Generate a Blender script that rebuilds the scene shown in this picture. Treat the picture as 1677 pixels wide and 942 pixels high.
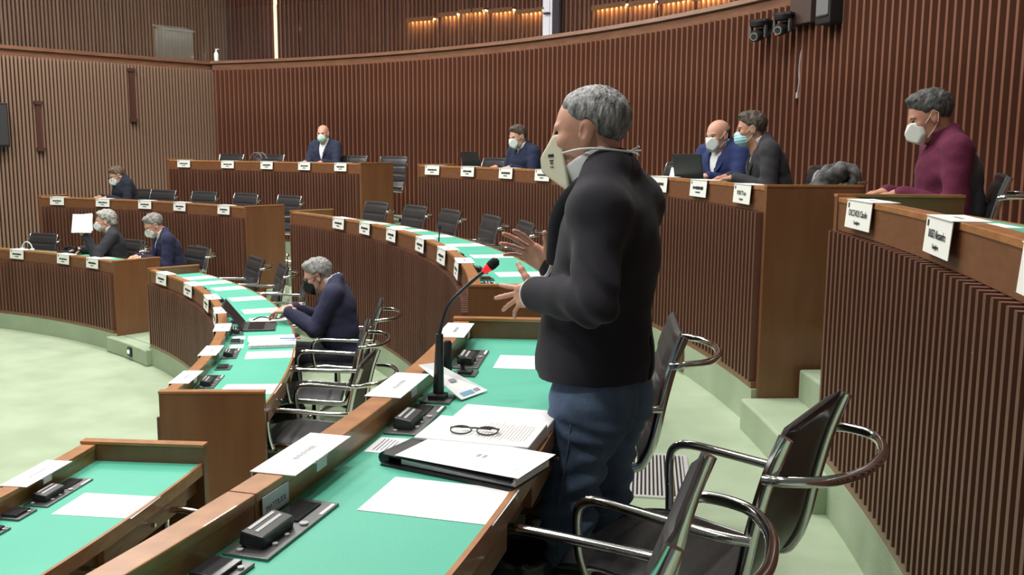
import bpy, bmesh, math, random
import numpy as np
from mathutils import Vector, Matrix

random.seed(7)
rng = np.random.RandomState(7)
for o in list(bpy.data.objects):
    bpy.data.objects.remove(o)
SC = bpy.context.scene
COL = SC.collection
rad = math.radians

# ------------------------------------------------------------------ camera
# world origin = centre of the hemicycle, z = 0 on the floor of the well
CAM = Vector((9.2976, -4.3225, 2.1732))
PITCH, ROLL, FPX = 0.14507, 0.00714, 1544.3
cam_data = bpy.data.cameras.new('camera')
cam_data.sensor_width = 36.0
cam_data.lens = 36.0 * FPX / 1677.0
cam_data.clip_start = 0.05
cam = bpy.data.objects.new('camera', cam_data)
COL.objects.link(cam)
_fw = Vector((0, math.cos(PITCH), -math.sin(PITCH)))
_up = Vector((0, math.sin(PITCH), math.cos(PITCH)))
_rt = Vector((1, 0, 0))
_r2 = _rt * math.cos(ROLL) + _up * math.sin(ROLL)
_u2 = _up * math.cos(ROLL) - _rt * math.sin(ROLL)
cam.matrix_world = Matrix(((_r2.x, _u2.x, -_fw.x, CAM.x), (_r2.y, _u2.y, -_fw.y, CAM.y),
                           (_r2.z, _u2.z, -_fw.z, CAM.z), (0, 0, 0, 1)))
SC.camera = cam

# ------------------------------------------------------------------ world, lamps, exposure
world = bpy.data.worlds.new('world')
SC.world = world
world.use_nodes = True
world.node_tree.nodes['Background'].inputs[0].default_value = (0.92, 0.96, 1.0, 1)
world.node_tree.nodes['Background'].inputs[1].default_value = 0.10
SC.view_settings.view_transform = 'Standard'
SC.view_settings.look = 'None'
SC.view_settings.gamma = 1.0
SC.view_settings.use_curve_mapping = False
SC.view_settings.exposure = 0.08

def area(name, loc, size, power, col=(1, 0.97, 0.92), target=None):
    l = bpy.data.lights.new(name, 'AREA')
    l.shape = 'DISK'
    l.size = size
    l.energy = power
    l.color = col
    o = bpy.data.objects.new(name, l)
    COL.objects.link(o)
    o.location = loc
    if target is not None:
        d = Vector(target) - Vector(loc)
        o.rotation_euler = d.to_track_quat('-Z', 'Y').to_euler()
    return o

def P(r, th, z=0.0):
    t = rad(th)
    return Vector((r * math.cos(t), r * math.sin(t), z))

CEIL = 7.2
for (r_, t_, w_) in ((2.5, 20, 230), (5.2, 55, 230), (5.2, 15, 260), (5.6, -25, 220), (7.0, 76, 250),  # last lamp of this line is added to brighten the left wall
                     (8.2, 58, 380), (8.2, 36, 200), (8.2, 14, 220), (8.4, -8, 220), (8.6, -30, 200),
                     (10.6, 60, 120), (10.6, 42, 120), (10.6, 24, 120), (10.6, 5, 120)):
    area('ceiling_lamp', P(r_, t_, CEIL - 0.05), 0.7, w_ * 0.56)

# ------------------------------------------------------------------ materials
MATS = {}
def mat(name, col, rough=0.5, metal=0.0, col2=None, scale=8.0, stretch=(1, 1, 1), bump=0.0, bscale=None,
        detail=4.0, spec=0.5, coat=0.0, emit=None, estr=0.0, sheen=0.0, trans=0.0, alpha=1.0, contrast=(0.35, 0.65)):
    if name in MATS:
        return MATS[name]
    m = bpy.data.materials.new(name)
    m.use_nodes = True
    nt = m.node_tree
    b = nt.nodes['Principled BSDF']
    b.inputs['Base Color'].default_value = (*col, 1)
    b.inputs['Roughness'].default_value = rough
    b.inputs['Metallic'].default_value = metal
    b.inputs['Specular IOR Level'].default_value = spec
    b.inputs['Coat Weight'].default_value = coat
    b.inputs['Sheen Weight'].default_value = sheen
    b.inputs['Transmission Weight'].default_value = trans
    b.inputs['Alpha'].default_value = alpha
    if emit is not None:
        b.inputs['Emission Color'].default_value = (*emit, 1)
        b.inputs['Emission Strength'].default_value = estr
    tc = nt.nodes.new('ShaderNodeTexCoord')
    mp = nt.nodes.new('ShaderNodeMapping')
    mp.inputs['Scale'].default_value = stretch
    nt.links.new(tc.outputs['Object'], mp.inputs['Vector'])
    if col2 is not None:
        n = nt.nodes.new('ShaderNodeTexNoise')
        n.inputs['Scale'].default_value = scale
        n.inputs['Detail'].default_value = detail
        nt.links.new(mp.outputs['Vector'], n.inputs['Vector'])
        cr = nt.nodes.new('ShaderNodeValToRGB')
        cr.color_ramp.elements[0].position = contrast[0]
        cr.color_ramp.elements[1].position = contrast[1]
        cr.color_ramp.elements[0].color = (*col, 1)
        cr.color_ramp.elements[1].color = (*col2, 1)
        nt.links.new(n.outputs['Fac'], cr.inputs['Fac'])
        nt.links.new(cr.outputs['Color'], b.inputs['Base Color'])
    if bump > 0:
        n2 = nt.nodes.new('ShaderNodeTexNoise')
        n2.inputs['Scale'].default_value = bscale or scale
        n2.inputs['Detail'].default_value = 3
        nt.links.new(mp.outputs['Vector'], n2.inputs['Vector'])
        bp = nt.nodes.new('ShaderNodeBump')
        bp.inputs['Strength'].default_value = bump
        bp.inputs['Distance'].default_value = 0.01
        nt.links.new(n2.outputs['Fac'], bp.inputs['Height'])
        nt.links.new(bp.outputs['Normal'], b.inputs['Normal'])
    MATS[name] = m
    return m

M_CARPET = mat('carpet_green', (0.325, 0.40, 0.28), 0.95, col2=(0.39, 0.465, 0.335), scale=2.2, bump=0.25, bscale=180, spec=0.1)
M_TIER = mat('carpet_tier', (0.325, 0.405, 0.28), 0.95, col2=(0.385, 0.465, 0.335), scale=2.6, bump=0.25, bscale=180, spec=0.1)
M_WOOD = mat('wood_ledge', (0.44, 0.195, 0.072), 0.34, col2=(0.33, 0.135, 0.048), scale=5, stretch=(3, 3, 9), coat=0.25)
M_FASC = mat('wood_fascia', (0.205, 0.085, 0.036), 0.36, col2=(0.165, 0.066, 0.028), scale=5, stretch=(3, 3, 9), coat=0.2)
M_PANEL = mat('wood_panel', (0.200, 0.086, 0.036), 0.38, col2=(0.165, 0.068, 0.029), scale=3, stretch=(4, 4, 0.6), coat=0.15)
M_DRAW = mat('wood_drawer', (0.32, 0.15, 0.06), 0.42, col2=(0.25, 0.11, 0.042), scale=6, stretch=(2, 2, 9))
M_SLAT = mat('wood_slat', (0.215, 0.088, 0.055), 0.42, col2=(0.150, 0.058, 0.036), scale=3, stretch=(3, 3, 0.25))
M_SLATL = mat('wood_slat_light', (0.27, 0.165, 0.115), 0.5, col2=(0.21, 0.125, 0.085), scale=3, stretch=(3, 3, 0.25))
M_SLATB = mat('wood_slat_bench', (0.155, 0.068, 0.044), 0.42, col2=(0.115, 0.047, 0.030), scale=3, stretch=(3, 3, 0.25))
M_WALLB = mat('wall_backing', (0.085, 0.032, 0.020), 0.5, col2=(0.065, 0.024, 0.016), scale=3, stretch=(3, 3, 0.25))
M_GAP = mat('slat_backing', (0.020, 0.010, 0.008), 0.8)
M_RAIL = mat('wood_rail', (0.22, 0.105, 0.062), 0.35, col2=(0.17, 0.075, 0.043), scale=4, stretch=(1, 1, 6), coat=0.2)
M_GREEN = mat('green_top', (0.090, 0.43, 0.31), 0.48, col2=(0.102, 0.46, 0.335), scale=3, bump=0.05, bscale=220, spec=0.3)
M_PAPER = mat('paper', (0.88, 0.88, 0.90), 0.8, spec=0.2)
M_CARD = mat('card_white', (0.84, 0.84, 0.80), 0.75, spec=0.2)
M_INK = mat('ink', (0.02, 0.02, 0.025), 0.7)
M_INKG = mat('ink_grey', (0.34, 0.34, 0.40), 0.7)
M_INKB = mat('ink_blue', (0.20, 0.42, 0.66), 0.7)
M_LEATHER = mat('black_leather', (0.028, 0.027, 0.029), 0.38, bump=0.08, bscale=160, spec=0.5)
M_CHROME = mat('chrome', (0.78, 0.78, 0.80), 0.12, metal=1.0)
M_DARKM = mat('dark_metal', (0.05, 0.05, 0.055), 0.35, metal=0.8)
M_STEEL = mat('brushed_plate', (0.20, 0.20, 0.20), 0.38, metal=0.85, col2=(0.15, 0.15, 0.15), scale=30, stretch=(1, 12, 1))
M_BLACK = mat('black_plastic', (0.015, 0.015, 0.017), 0.42)
M_BLACKG = mat('black_gloss', (0.02, 0.02, 0.025), 0.18)
M_GREYB = mat('grey_button', (0.45, 0.45, 0.46), 0.4)
M_SKIN = mat('skin', (0.66, 0.36, 0.27), 0.5, col2=(0.60, 0.30, 0.22), scale=14, bump=0.06, bscale=120, spec=0.35)
M_SKIN2 = mat('skin_tan', (0.54, 0.27, 0.19), 0.5, col2=(0.48, 0.225, 0.155), scale=14, bump=0.06, bscale=120, spec=0.35)
M_SHIRT = mat('white_shirt', (0.80, 0.80, 0.82), 0.8, spec=0.2)
M_MASKW = mat('mask_white', (0.80, 0.81, 0.80), 0.85, spec=0.1)
M_MASKC = mat('mask_cream', (0.74, 0.70, 0.56), 0.85, spec=0.1)
M_MASKB = mat('mask_blue', (0.42, 0.68, 0.76), 0.85, spec=0.1)
M_MASKG = mat('mask_pale_green', (0.58, 0.77, 0.70), 0.85, spec=0.1)
M_MASKK = mat('mask_black', (0.012, 0.012, 0.014), 0.8)
M_RED = mat('red_ring', (0.75, 0.01, 0.02), 0.5, emit=(1, 0.02, 0.03), estr=0.6)
M_FOAM = mat('black_foam', (0.012, 0.012, 0.012), 0.95, bump=0.4, bscale=300)
M_EYE = mat('eye_dark', (0.03, 0.02, 0.015), 0.2)

# ------------------------------------------------------------------ mesh helpers
class MB:
    def __init__(s):
        s.v, s.f = [], []
    def add(s, vs, fs):
        o = len(s.v)
        s.v += [tuple(v) for v in vs]
        s.f += [tuple(i + o for i in f) for f in fs]
        return s
    def box(s, c, d, M=None):
        cx, cy, cz = c
        x, y, z = d[0] / 2, d[1] / 2, d[2] / 2
        vs = [Vector((a * x, b * y, e * z)) for a in (-1, 1) for b in (-1, 1) for e in (-1, 1)]
        if M is not None:
            vs = [M @ v for v in vs]
        vs = [(v.x + cx, v.y + cy, v.z + cz) for v in vs]
        return s.add(vs, [(0, 1, 3, 2), (4, 6, 7, 5), (0, 4, 5, 1), (2, 3, 7, 6), (0, 2, 6, 4), (1, 5, 7, 3)])
    def tube(s, pts, r, n=8, cap=True, closed=False, flat=None):
        pts = [Vector(p) for p in pts]
        rs = r if isinstance(r, (list, tuple)) else [r] * len(pts)
        N = len(pts)
        up = None
        base = len(s.v)
        for i, p in enumerate(pts):
            if closed:
                t = pts[(i + 1) % N] - pts[i - 1]
            else:
                t = pts[min(i + 1, N - 1)] - pts[max(i - 1, 0)]
            if t.length < 1e-9:
                t = Vector((0, 0, 1))
            t.normalize()
            if up is None:
                up = Vector((0, 0, 1)) if abs(t.z) < 0.9 else Vector((1, 0, 0))
            a = t.cross(up)
            if a.length < 1e-6:
                a = t.orthogonal()
            a.normalize()
            b = a.cross(t).normalized()
            up = b
            fx, fy = flat or (1, 1)
            for k in range(n):
                an = 2 * math.pi * k / n
                q = p + (a * math.cos(an) * fx + b * math.sin(an) * fy) * rs[i]
                s.v.append((q.x, q.y, q.z))
        M = N if closed else N - 1
        for i in range(M):
            for k in range(n):
                j, k2 = (i + 1) % N, (k + 1) % n
                s.f.append((base + i * n + k, base + i * n + k2, base + j * n + k2, base + j * n + k))
        if cap and not closed:
            s.f.append(tuple(base + k for k in reversed(range(n))))
            s.f.append(tuple(base + (N - 1) * n + k for k in range(n)))
        return s
    def cyl(s, c, r, h, n=16, r2=None):
        return s.tube([(c[0], c[1], c[2]), (c[0], c[1], c[2] + h)], [r, r if r2 is None else r2], n)
    def lathe(s, prof, n=16, c=(0, 0, 0)):
        base = len(s.v)
        for (r, z) in prof:
            for k in range(n):
                a = 2 * math.pi * k / n
                s.v.append((c[0] + r * math.cos(a), c[1] + r * math.sin(a), c[2] + z))
        for i in range(len(prof) - 1):
            for k in range(n):
                k2 = (k + 1) % n
                s.f.append((base + i * n + k, base + i * n + k2, base + (i + 1) * n + k2, base + (i + 1) * n + k))
        s.f.append(tuple(base + k for k in reversed(range(n))))
        s.f.append(tuple(base + (len(prof) - 1) * n + k for k in range(n)))
        return s
    def arc(s, prof, t0, t1, step=0.6):
        """closed (r, z) profile swept round the hemicycle centre from angle t0 to t1 (degrees)"""
        n = max(1, int(math.ceil(abs(t1 - t0) / step)))
        m = len(prof)
        base = len(s.v)
        for i in range(n + 1):
            t = rad(t0 + (t1 - t0) * i / n)
            for (r, z) in prof:
                s.v.append((r * math.cos(t), r * math.sin(t), z))
        for i in range(n):
            for k in range(m):
                k2 = (k + 1) % m
                s.f.append((base + i * m + k, base + i * m + k2, base + (i + 1) * m + k2, base + (i + 1) * m + k))
        s.f.append(tuple(base + k for k in reversed(range(m))))
        s.f.append(tuple(base + n * m + k for k in range(m)))
        return s
    def rect(s, r0, r1, z0, z1, t0, t1, step=0.6):
        return s.arc([(r0, z0), (r1, z0), (r1, z1), (r0, z1)], t0, t1, step)
    def mesh(s, name, m, smooth=False):
        me = bpy.data.meshes.new(name)
        me.from_pydata(s.v, [], s.f)
        bm = bmesh.new()
        bm.from_mesh(me)
        bmesh.ops.recalc_face_normals(bm, faces=bm.faces)
        bm.to_mesh(me)
        bm.free()
        me.materials.append(m)
        if smooth:
            me.polygons.foreach_set('use_smooth', [True] * len(me.polygons))
            try:
                me.set_sharp_from_angle(angle=rad(40))
            except Exception:
                pass
        me.update()
        return me

def link(name, me, parent=None, loc=None, rz=None):
    o = bpy.data.objects.new(name, me)
    COL.objects.link(o)
    if parent is not None:
        o.parent = parent
    if loc is not None:
        o.location = loc
    if rz is not None:
        o.rotation_euler = (0, 0, rz)
    return o

def part(name, mb, m, parent=None, smooth=False, label=None, bevel=0.0):
    o = link(name, mb.mesh(name, m, smooth), parent)
    if bevel:
        b = o.modifiers.new('bevel', 'BEVEL')
        b.width = bevel
        b.segments = 2
        b.limit_method = 'ANGLE'
    if label:
        o['label'] = label
    return o

def empty(name, loc=(0, 0, 0), rz=0.0):
    o = bpy.data.objects.new(name, None)
    o.empty_display_size = 0.1
    COL.objects.link(o)
    o.location = loc
    o.rotation_euler = (0, 0, rz)
    return o

def tag(o, label=None, cat=None, group=None, kind=None):
    if label:
        o['label'] = label
    if cat:
        o['category'] = cat
    if group:
        o['group'] = group
    if kind:
        o['kind'] = kind
    return o

def copy_tree(o, parent=None):
    c = o.copy()
    COL.objects.link(c)
    c.parent = parent
    for ch in list(o.children):
        copy_tree(ch, c)
    return c

def text_mesh(body, size, m, depth=0.0005, align='CENTER', squash=1.0):
    cu = bpy.data.curves.new('lettering', 'FONT')
    cu.body = body
    cu.size = size
    cu.align_x = align
    cu.align_y = 'CENTER'
    cu.extrude = depth
    to = bpy.data.objects.new('lettering', cu)
    COL.objects.link(to)
    dg = bpy.context.evaluated_depsgraph_get()
    me = bpy.data.meshes.new_from_object(to.evaluated_get(dg))
    bpy.data.objects.remove(to)
    me.materials.clear()
    me.materials.append(m)
    if squash != 1.0:
        for v in me.vertices:
            v.co.x *= squash
    return me

ORD = ['', 'first', 'second', 'third', 'fourth', 'fifth', 'sixth', 'seventh', 'eighth', 'ninth', 'tenth']

# ------------------------------------------------------------------ the hemicycle
R = {1: 7.565, 2: 9.0905, 3: 10.652}
ZR = {1: 0.968, 2: 1.4935, 3: 1.990}
ZB = {1: 0.190, 2: 0.412, 3: 0.898}
FL = {0: 0.0, 1: 0.165, 2: 0.690, 3: 1.190}
RW, ZW = 12.50, 3.60
D = 0.505
SECT = {('A', 1): (47.8, 74.0), ('B', 1): (1.57, 41.5), ('C', 1): (-20.0, -4.2),
        ('A', 2): (46.9, 72.1), ('B', 2): (2.1, 40.8), ('C', 2): (-22.0, -3.56),
        ('A', 3): (46.1, 67.0), ('B', 3): (3.4, 39.8), ('C', 3): (-20.0, -2.05)}
AISLES = {1: ((41.5, 47.8), (-4.2, 1.57)), 2: ((40.8, 46.9), (-3.56, 2.1)), 3: ((39.8, 46.1), (-2.05, 3.4))}

# floor of the well and the three carpeted tiers
mb = MB()
mb.lathe([(0.02, -0.1), (7.6, -0.1), (7.6, 0.0), (0.02, 0.0)], 96)
floor = part('floor', mb, M_CARPET)
tag(floor, 'pale green carpeted floor of the chamber rising in tiers', kind='structure')
for k in (1, 2, 3):
    ro = R[k + 1] + 0.25 if k < 3 else RW + 0.3
    T0, T1 = -26.0, 82.0
    # platform behind the benches
    mb = MB()
    back = 0.06 if k == 1 else 0.64
    cuts = sorted(AISLES[k])
    edges = [T0, cuts[0][0] - 0.12, cuts[0][1] + 0.12, cuts[1][0] - 0.12, cuts[1][1] + 0.12, T1]
    for (a, b) in ((edges[0], edges[1]), (edges[2], edges[3]), (edges[4], edges[5])):
        mb.arc([(R[k] - 0.035, -0.1), (R[k] - 0.035, ZB[k]), (R[k] + 0.05, ZB[k]), (R[k] + 0.05, FL[k]), (ro, FL[k]), (ro, -0.1)], a, b)
    for (a, b) in cuts:
        mb.rect(R[k] + back, ro, -0.1, FL[k], a - 0.12, b + 0.12)
    part('platform', mb, M_TIER, floor)
    for (a, b) in cuts:
        if k == 1:
            part('step', MB().rect(R[1] - 0.10, R[1] + 0.06, 0.0, FL[1], a - 0.6, b + 0.6, 1.0), M_TIER, floor, bevel=0.012)
        else:
            h = (FL[k] - FL[k - 1]) / 3
            part('step', MB().rect(R[k] - 0.10, R[k] + 0.34, FL[k - 1] - 0.01, FL[k - 1] + h, a - 1.2 * (b < 10), b, 1.0), M_TIER, floor, bevel=0.012)
            part('step', MB().rect(R[k] + 0.20, R[k] + 0.66, FL[k - 1], FL[k - 1] + 2 * h, a + 0.22, b - 0.22, 1.0), M_TIER, floor, bevel=0.012)

# back wall: curved backing + slats + gallery rail
wall_back = empty('wall_back')
tag(wall_back, 'curved wall of dark red-brown vertical wooden slats', kind='structure')
part('backing', MB().rect(RW + 0.02, RW + 0.12, FL[3] - 0.2, ZW - 0.02, -26, 69.9, 0.8), M_WALLB, wall_back)
slat_me = MB().box((0, 0, 1.125), (0.085, 0.026, 2.26)).mesh('slat', M_SLAT)
pitch = math.degrees(0.09 / RW)
t = 69.5
while t > -9:
    o = link('slat', slat_me, wall_back, P(RW - 0.020, t, FL[3]), rad(t))
    t -= pitch
part('rail', MB().arc([(RW - 0.035, ZW - 0.045), (RW - 0.02, ZW), (RW + 0.16, ZW), (RW + 0.18, ZW - 0.045), (RW + 0.10, ZW - 0.06), (RW + 0.02, ZW - 0.06)], -26, 70.1), M_RAIL, wall_back, label='gallery handrail of polished wood')
part('fascia', MB().arc([(RW + 0.0, ZW - 0.155), (RW + 0.0, ZW - 0.06), (RW + 0.1, ZW - 0.06), (RW + 0.1, ZW - 0.155)], -26, 70.0), M_RAIL, wall_back)

# left wall: flat, slatted, runs from the corner towards the camera's left
LA = Vector((2.029, 9.366, 0))
LD = Vector((0.671, 0.741, 0)).normalized()
LN = Vector((LD.y, -LD.x, 0))            # towards the benches
LANG = math.atan2(LD.y, LD.x)
def LW(s, out, z):
    q = LA + LD * s + LN * out
    return Vector((q.x, q.y, z))
wall_left = empty('wall_left', LA, LANG)
tag(wall_left, 'flat side wall of brown vertical wooden slats with concealed doors', kind='structure')
part('backing', MB().box((0.4, 0.07, 1.75), (6.0, 0.1, 3.6)), M_GAP, wall_left)
slat_l = MB().box((0, -0.015, 1.715), (0.030, 0.085, 3.47)).mesh('slat', M_SLATL)
s = -2.5
while s < 3.30:
    link('slat', slat_l, wall_left, (s, -0.005, 0))
    s += 0.0535
mbr = MB()
mbr.box((0.4, 0.07, ZW - 0.03), (5.84, 0.20, 0.05))
part('corner_post', MB().box((3.335, -0.01, 1.72), (0.075, 0.10, 3.45)), M_RAIL, wall_left)
part('rail', mbr, M_RAIL, wall_left, label='gallery handrail of polished wood')
part('fascia', MB().box((0.4, 0.07, ZW - 0.105), (5.82, 0.12, 0.10)), M_RAIL, wall_left)
for (s_, z0, z1) in ((0.43, 2.1, 2.83), (1.86, 2.56, 3.39)):
    pl = MB().box((s_, -0.085, (z0 + z1) / 2), (0.075, 0.05, z1 - z0))
    pl.box((s_, -0.10, z0 + 0.03), (0.11, 0.05, 0.05))
    pl.box((s_, -0.10, z1 - 0.03), (0.11, 0.05, 0.05))
    part('door_pull', pl, mat('wood_pull', (0.075, 0.028, 0.022), 0.4), wall_left, label='long dark wooden door pull')

# ceiling, and the gallery above
ceiling = part('ceiling', MB().lathe([(0.02, CEIL), (17.5, CEIL), (17.5, CEIL + 0.1), (0.02, CEIL + 0.1)], 64), mat('ceiling_white', (0.62, 0.58, 0.52), 0.9))
tag(ceiling, 'plain pale ceiling above the chamber', kind='structure')
gal = part('floor_gallery', MB().rect(RW + 0.1, RW + 2.6, 2.75, 2.85, -26, 95, 1.0), M_TIER)
tag(gal, 'carpeted floor of the gallery behind the rail', kind='structure')
RG = RW + 2.2
wall_gallery = empty('wall_gallery')
tag(wall_gallery, 'dim slatted rear wall of the gallery', kind='structure')
part('backing', MB().rect(RG + 0.02, RG + 0.12, 2.8, CEIL, -10, 75.0, 1.0), M_WALLB, wall_gallery)
mb = MB()
t = 74.5
while t > 0:
    c = P(RG, t, 5.0)
    mb.box(c, (0.07, 0.028, 4.4), Matrix.Rotation(rad(t), 3, 'Z'))
    t -= math.degrees(0.09 / RG)
tag(part('slat_field', mb, M_SLAT, wall_gallery), kind='stuff')
wgl = empty('wall_gallery_left', LW(0, -2.0, 0), LANG)
tag(wgl, 'flat slatted gallery wall beyond the side rail', kind='structure')
part('backing', MB().box((0.75, 0.07, 5.0), (8.5, 0.1, 4.4)), M_GAP, wgl)
mb = MB()
s = -3.4
while s < 4.95:
    mb.box((s, 0, 5.0), (0.036, 0.07, 4.4))
    s += 0.064
tag(part('slat_field', mb, M_SLATL, wgl), kind='stuff')
gfl = part('floor_gallery', MB().box((1.0, -1.0, 2.8), (9.0, 1.85, 0.1)), M_TIER)
gfl.matrix_world = wgl.matrix_basis.copy()
gfl.location = wgl.location
gfl.rotation_euler = wgl.rotation_euler
tag(gfl, 'carpeted floor of the side gallery', kind='structure')

# stepped valances with strip lights on the gallery wall
M_STRIP = mat('strip_light', (1, 0.85, 0.5), 0.5, emit=(1.0, 0.78, 0.32), estr=70.0)
GS = [(59.3, 57.0, 4.38), (56.5, 55.0, 4.42), (54.8, 52.7, 4.44), (52.4, 50.4, 4.40), (50.1, 48.0, 4.34), (44.1, 41.5, 4.26), (41.3, 39.3, 4.24), (39.1, 36.8, 4.21), (36.6, 34.2, 4.18)]
for i, (a, b, z) in enumerate(GS):
    e = empty('stepped_valance', P(RG - 0.05, (a + b) / 2, z))
    inv = e.matrix_basis.inverted()
    q = MB().rect(RG - 0.15, RG - 0.03, z, z + 0.035, b, a).rect(RG - 0.15, RG - 0.135, z - 0.035, z, b, a)
    q.v = [(x - e.location.x, y - e.location.y, zz - e.location.z) for x, y, zz in q.v]
    part('valance_board', q, M_PANEL, e)
    q = MB().rect(RG - 0.075, RG - 0.045, z - 0.012, z - 0.001, b + 0.1, a - 0.1)
    q.v = [(x - e.location.x, y - e.location.y, zz - e.location.z) for x, y, zz in q.v]
    part('light_strip', q, M_STRIP, e)
    tag(e, 'wooden valance with warm strip light on the gallery wall, %s from the left' % ORD[i + 1], 'wall light', 'gallery strip lights')

# added glowing strip for the warmly lit slats, and white gallery door
q = MB().box((0, 0, 5.0), (0.04, 0.05, 4.3))
w = part('slat_glow_1', q, mat('warm_slat_glow', (0.9, 0.8, 0.5), 0.5, emit=(1.0, 0.80, 0.42), estr=1.6))
w.location = P(RG - 0.1, 70.55, 0)
w.rotation_euler = (0, 0, rad(70))
tag(w, 'tall narrow glowing strip for the warmly lit slats at the gallery corner', kind='structure')
dr = empty('door_1', P(RG - 0.08, 47.1, 2.85), rad(47.1))
tag(dr, 'white gallery door with a dark edge post', kind='structure')
part('leaf', MB().box((0, 0.13, 1.1), (0.05, 0.24, 2.2)), mat('door_white_glow', (0.75, 0.75, 0.82), 0.6, emit=(0.8, 0.8, 1.0), estr=0.25), dr)  # faint glow is put into the white leaf, no lamp there
part('post', MB().box((-0.03, -0.06, 1.1), (0.1, 0.14, 2.2)), mat('post_dark', (0.03, 0.03, 0.05), 0.4), dr)
part('handle', MB().box((-0.05, 0.14, 1.42), (0.06, 0.1, 0.03)), M_BLACK, dr)

# glass balustrade over the rail
M_GLASS = mat('balustrade_glass', (1, 1, 1), 0.02, trans=1.0, spec=0.5)
tb = empty('glass_balustrade', P(RW + 0.06, 45, ZW))
for a in range(0, 9):
    t0, t1 = 70 - a * 8, 70 - a * 8 - 7.9
    q = MB().rect(RW + 0.055, RW + 0.067, ZW, ZW + 0.85, t1, t0, 1.0)
    q.v = [(x - tb.location.x, y - tb.location.y, z - tb.location.z) for x, y, z in q.v]
    part('glass_pane', q, M_GLASS, tb)
tag(tb, 'clear glass balustrade standing on the curved gallery rail', 'balustrade')
tb2 = empty('glass_balustrade', LW(0, -0.06, ZW - 0.005), LANG)
for a in range(4):
    part('glass_pane', MB().box((-2.0 + a * 1.45 + 0.2, 0, 0.43), (1.43, 0.012, 0.85)), M_GLASS, tb2)
tag(tb2, 'clear glass balustrade standing on the straight side rail', 'balustrade')

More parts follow.
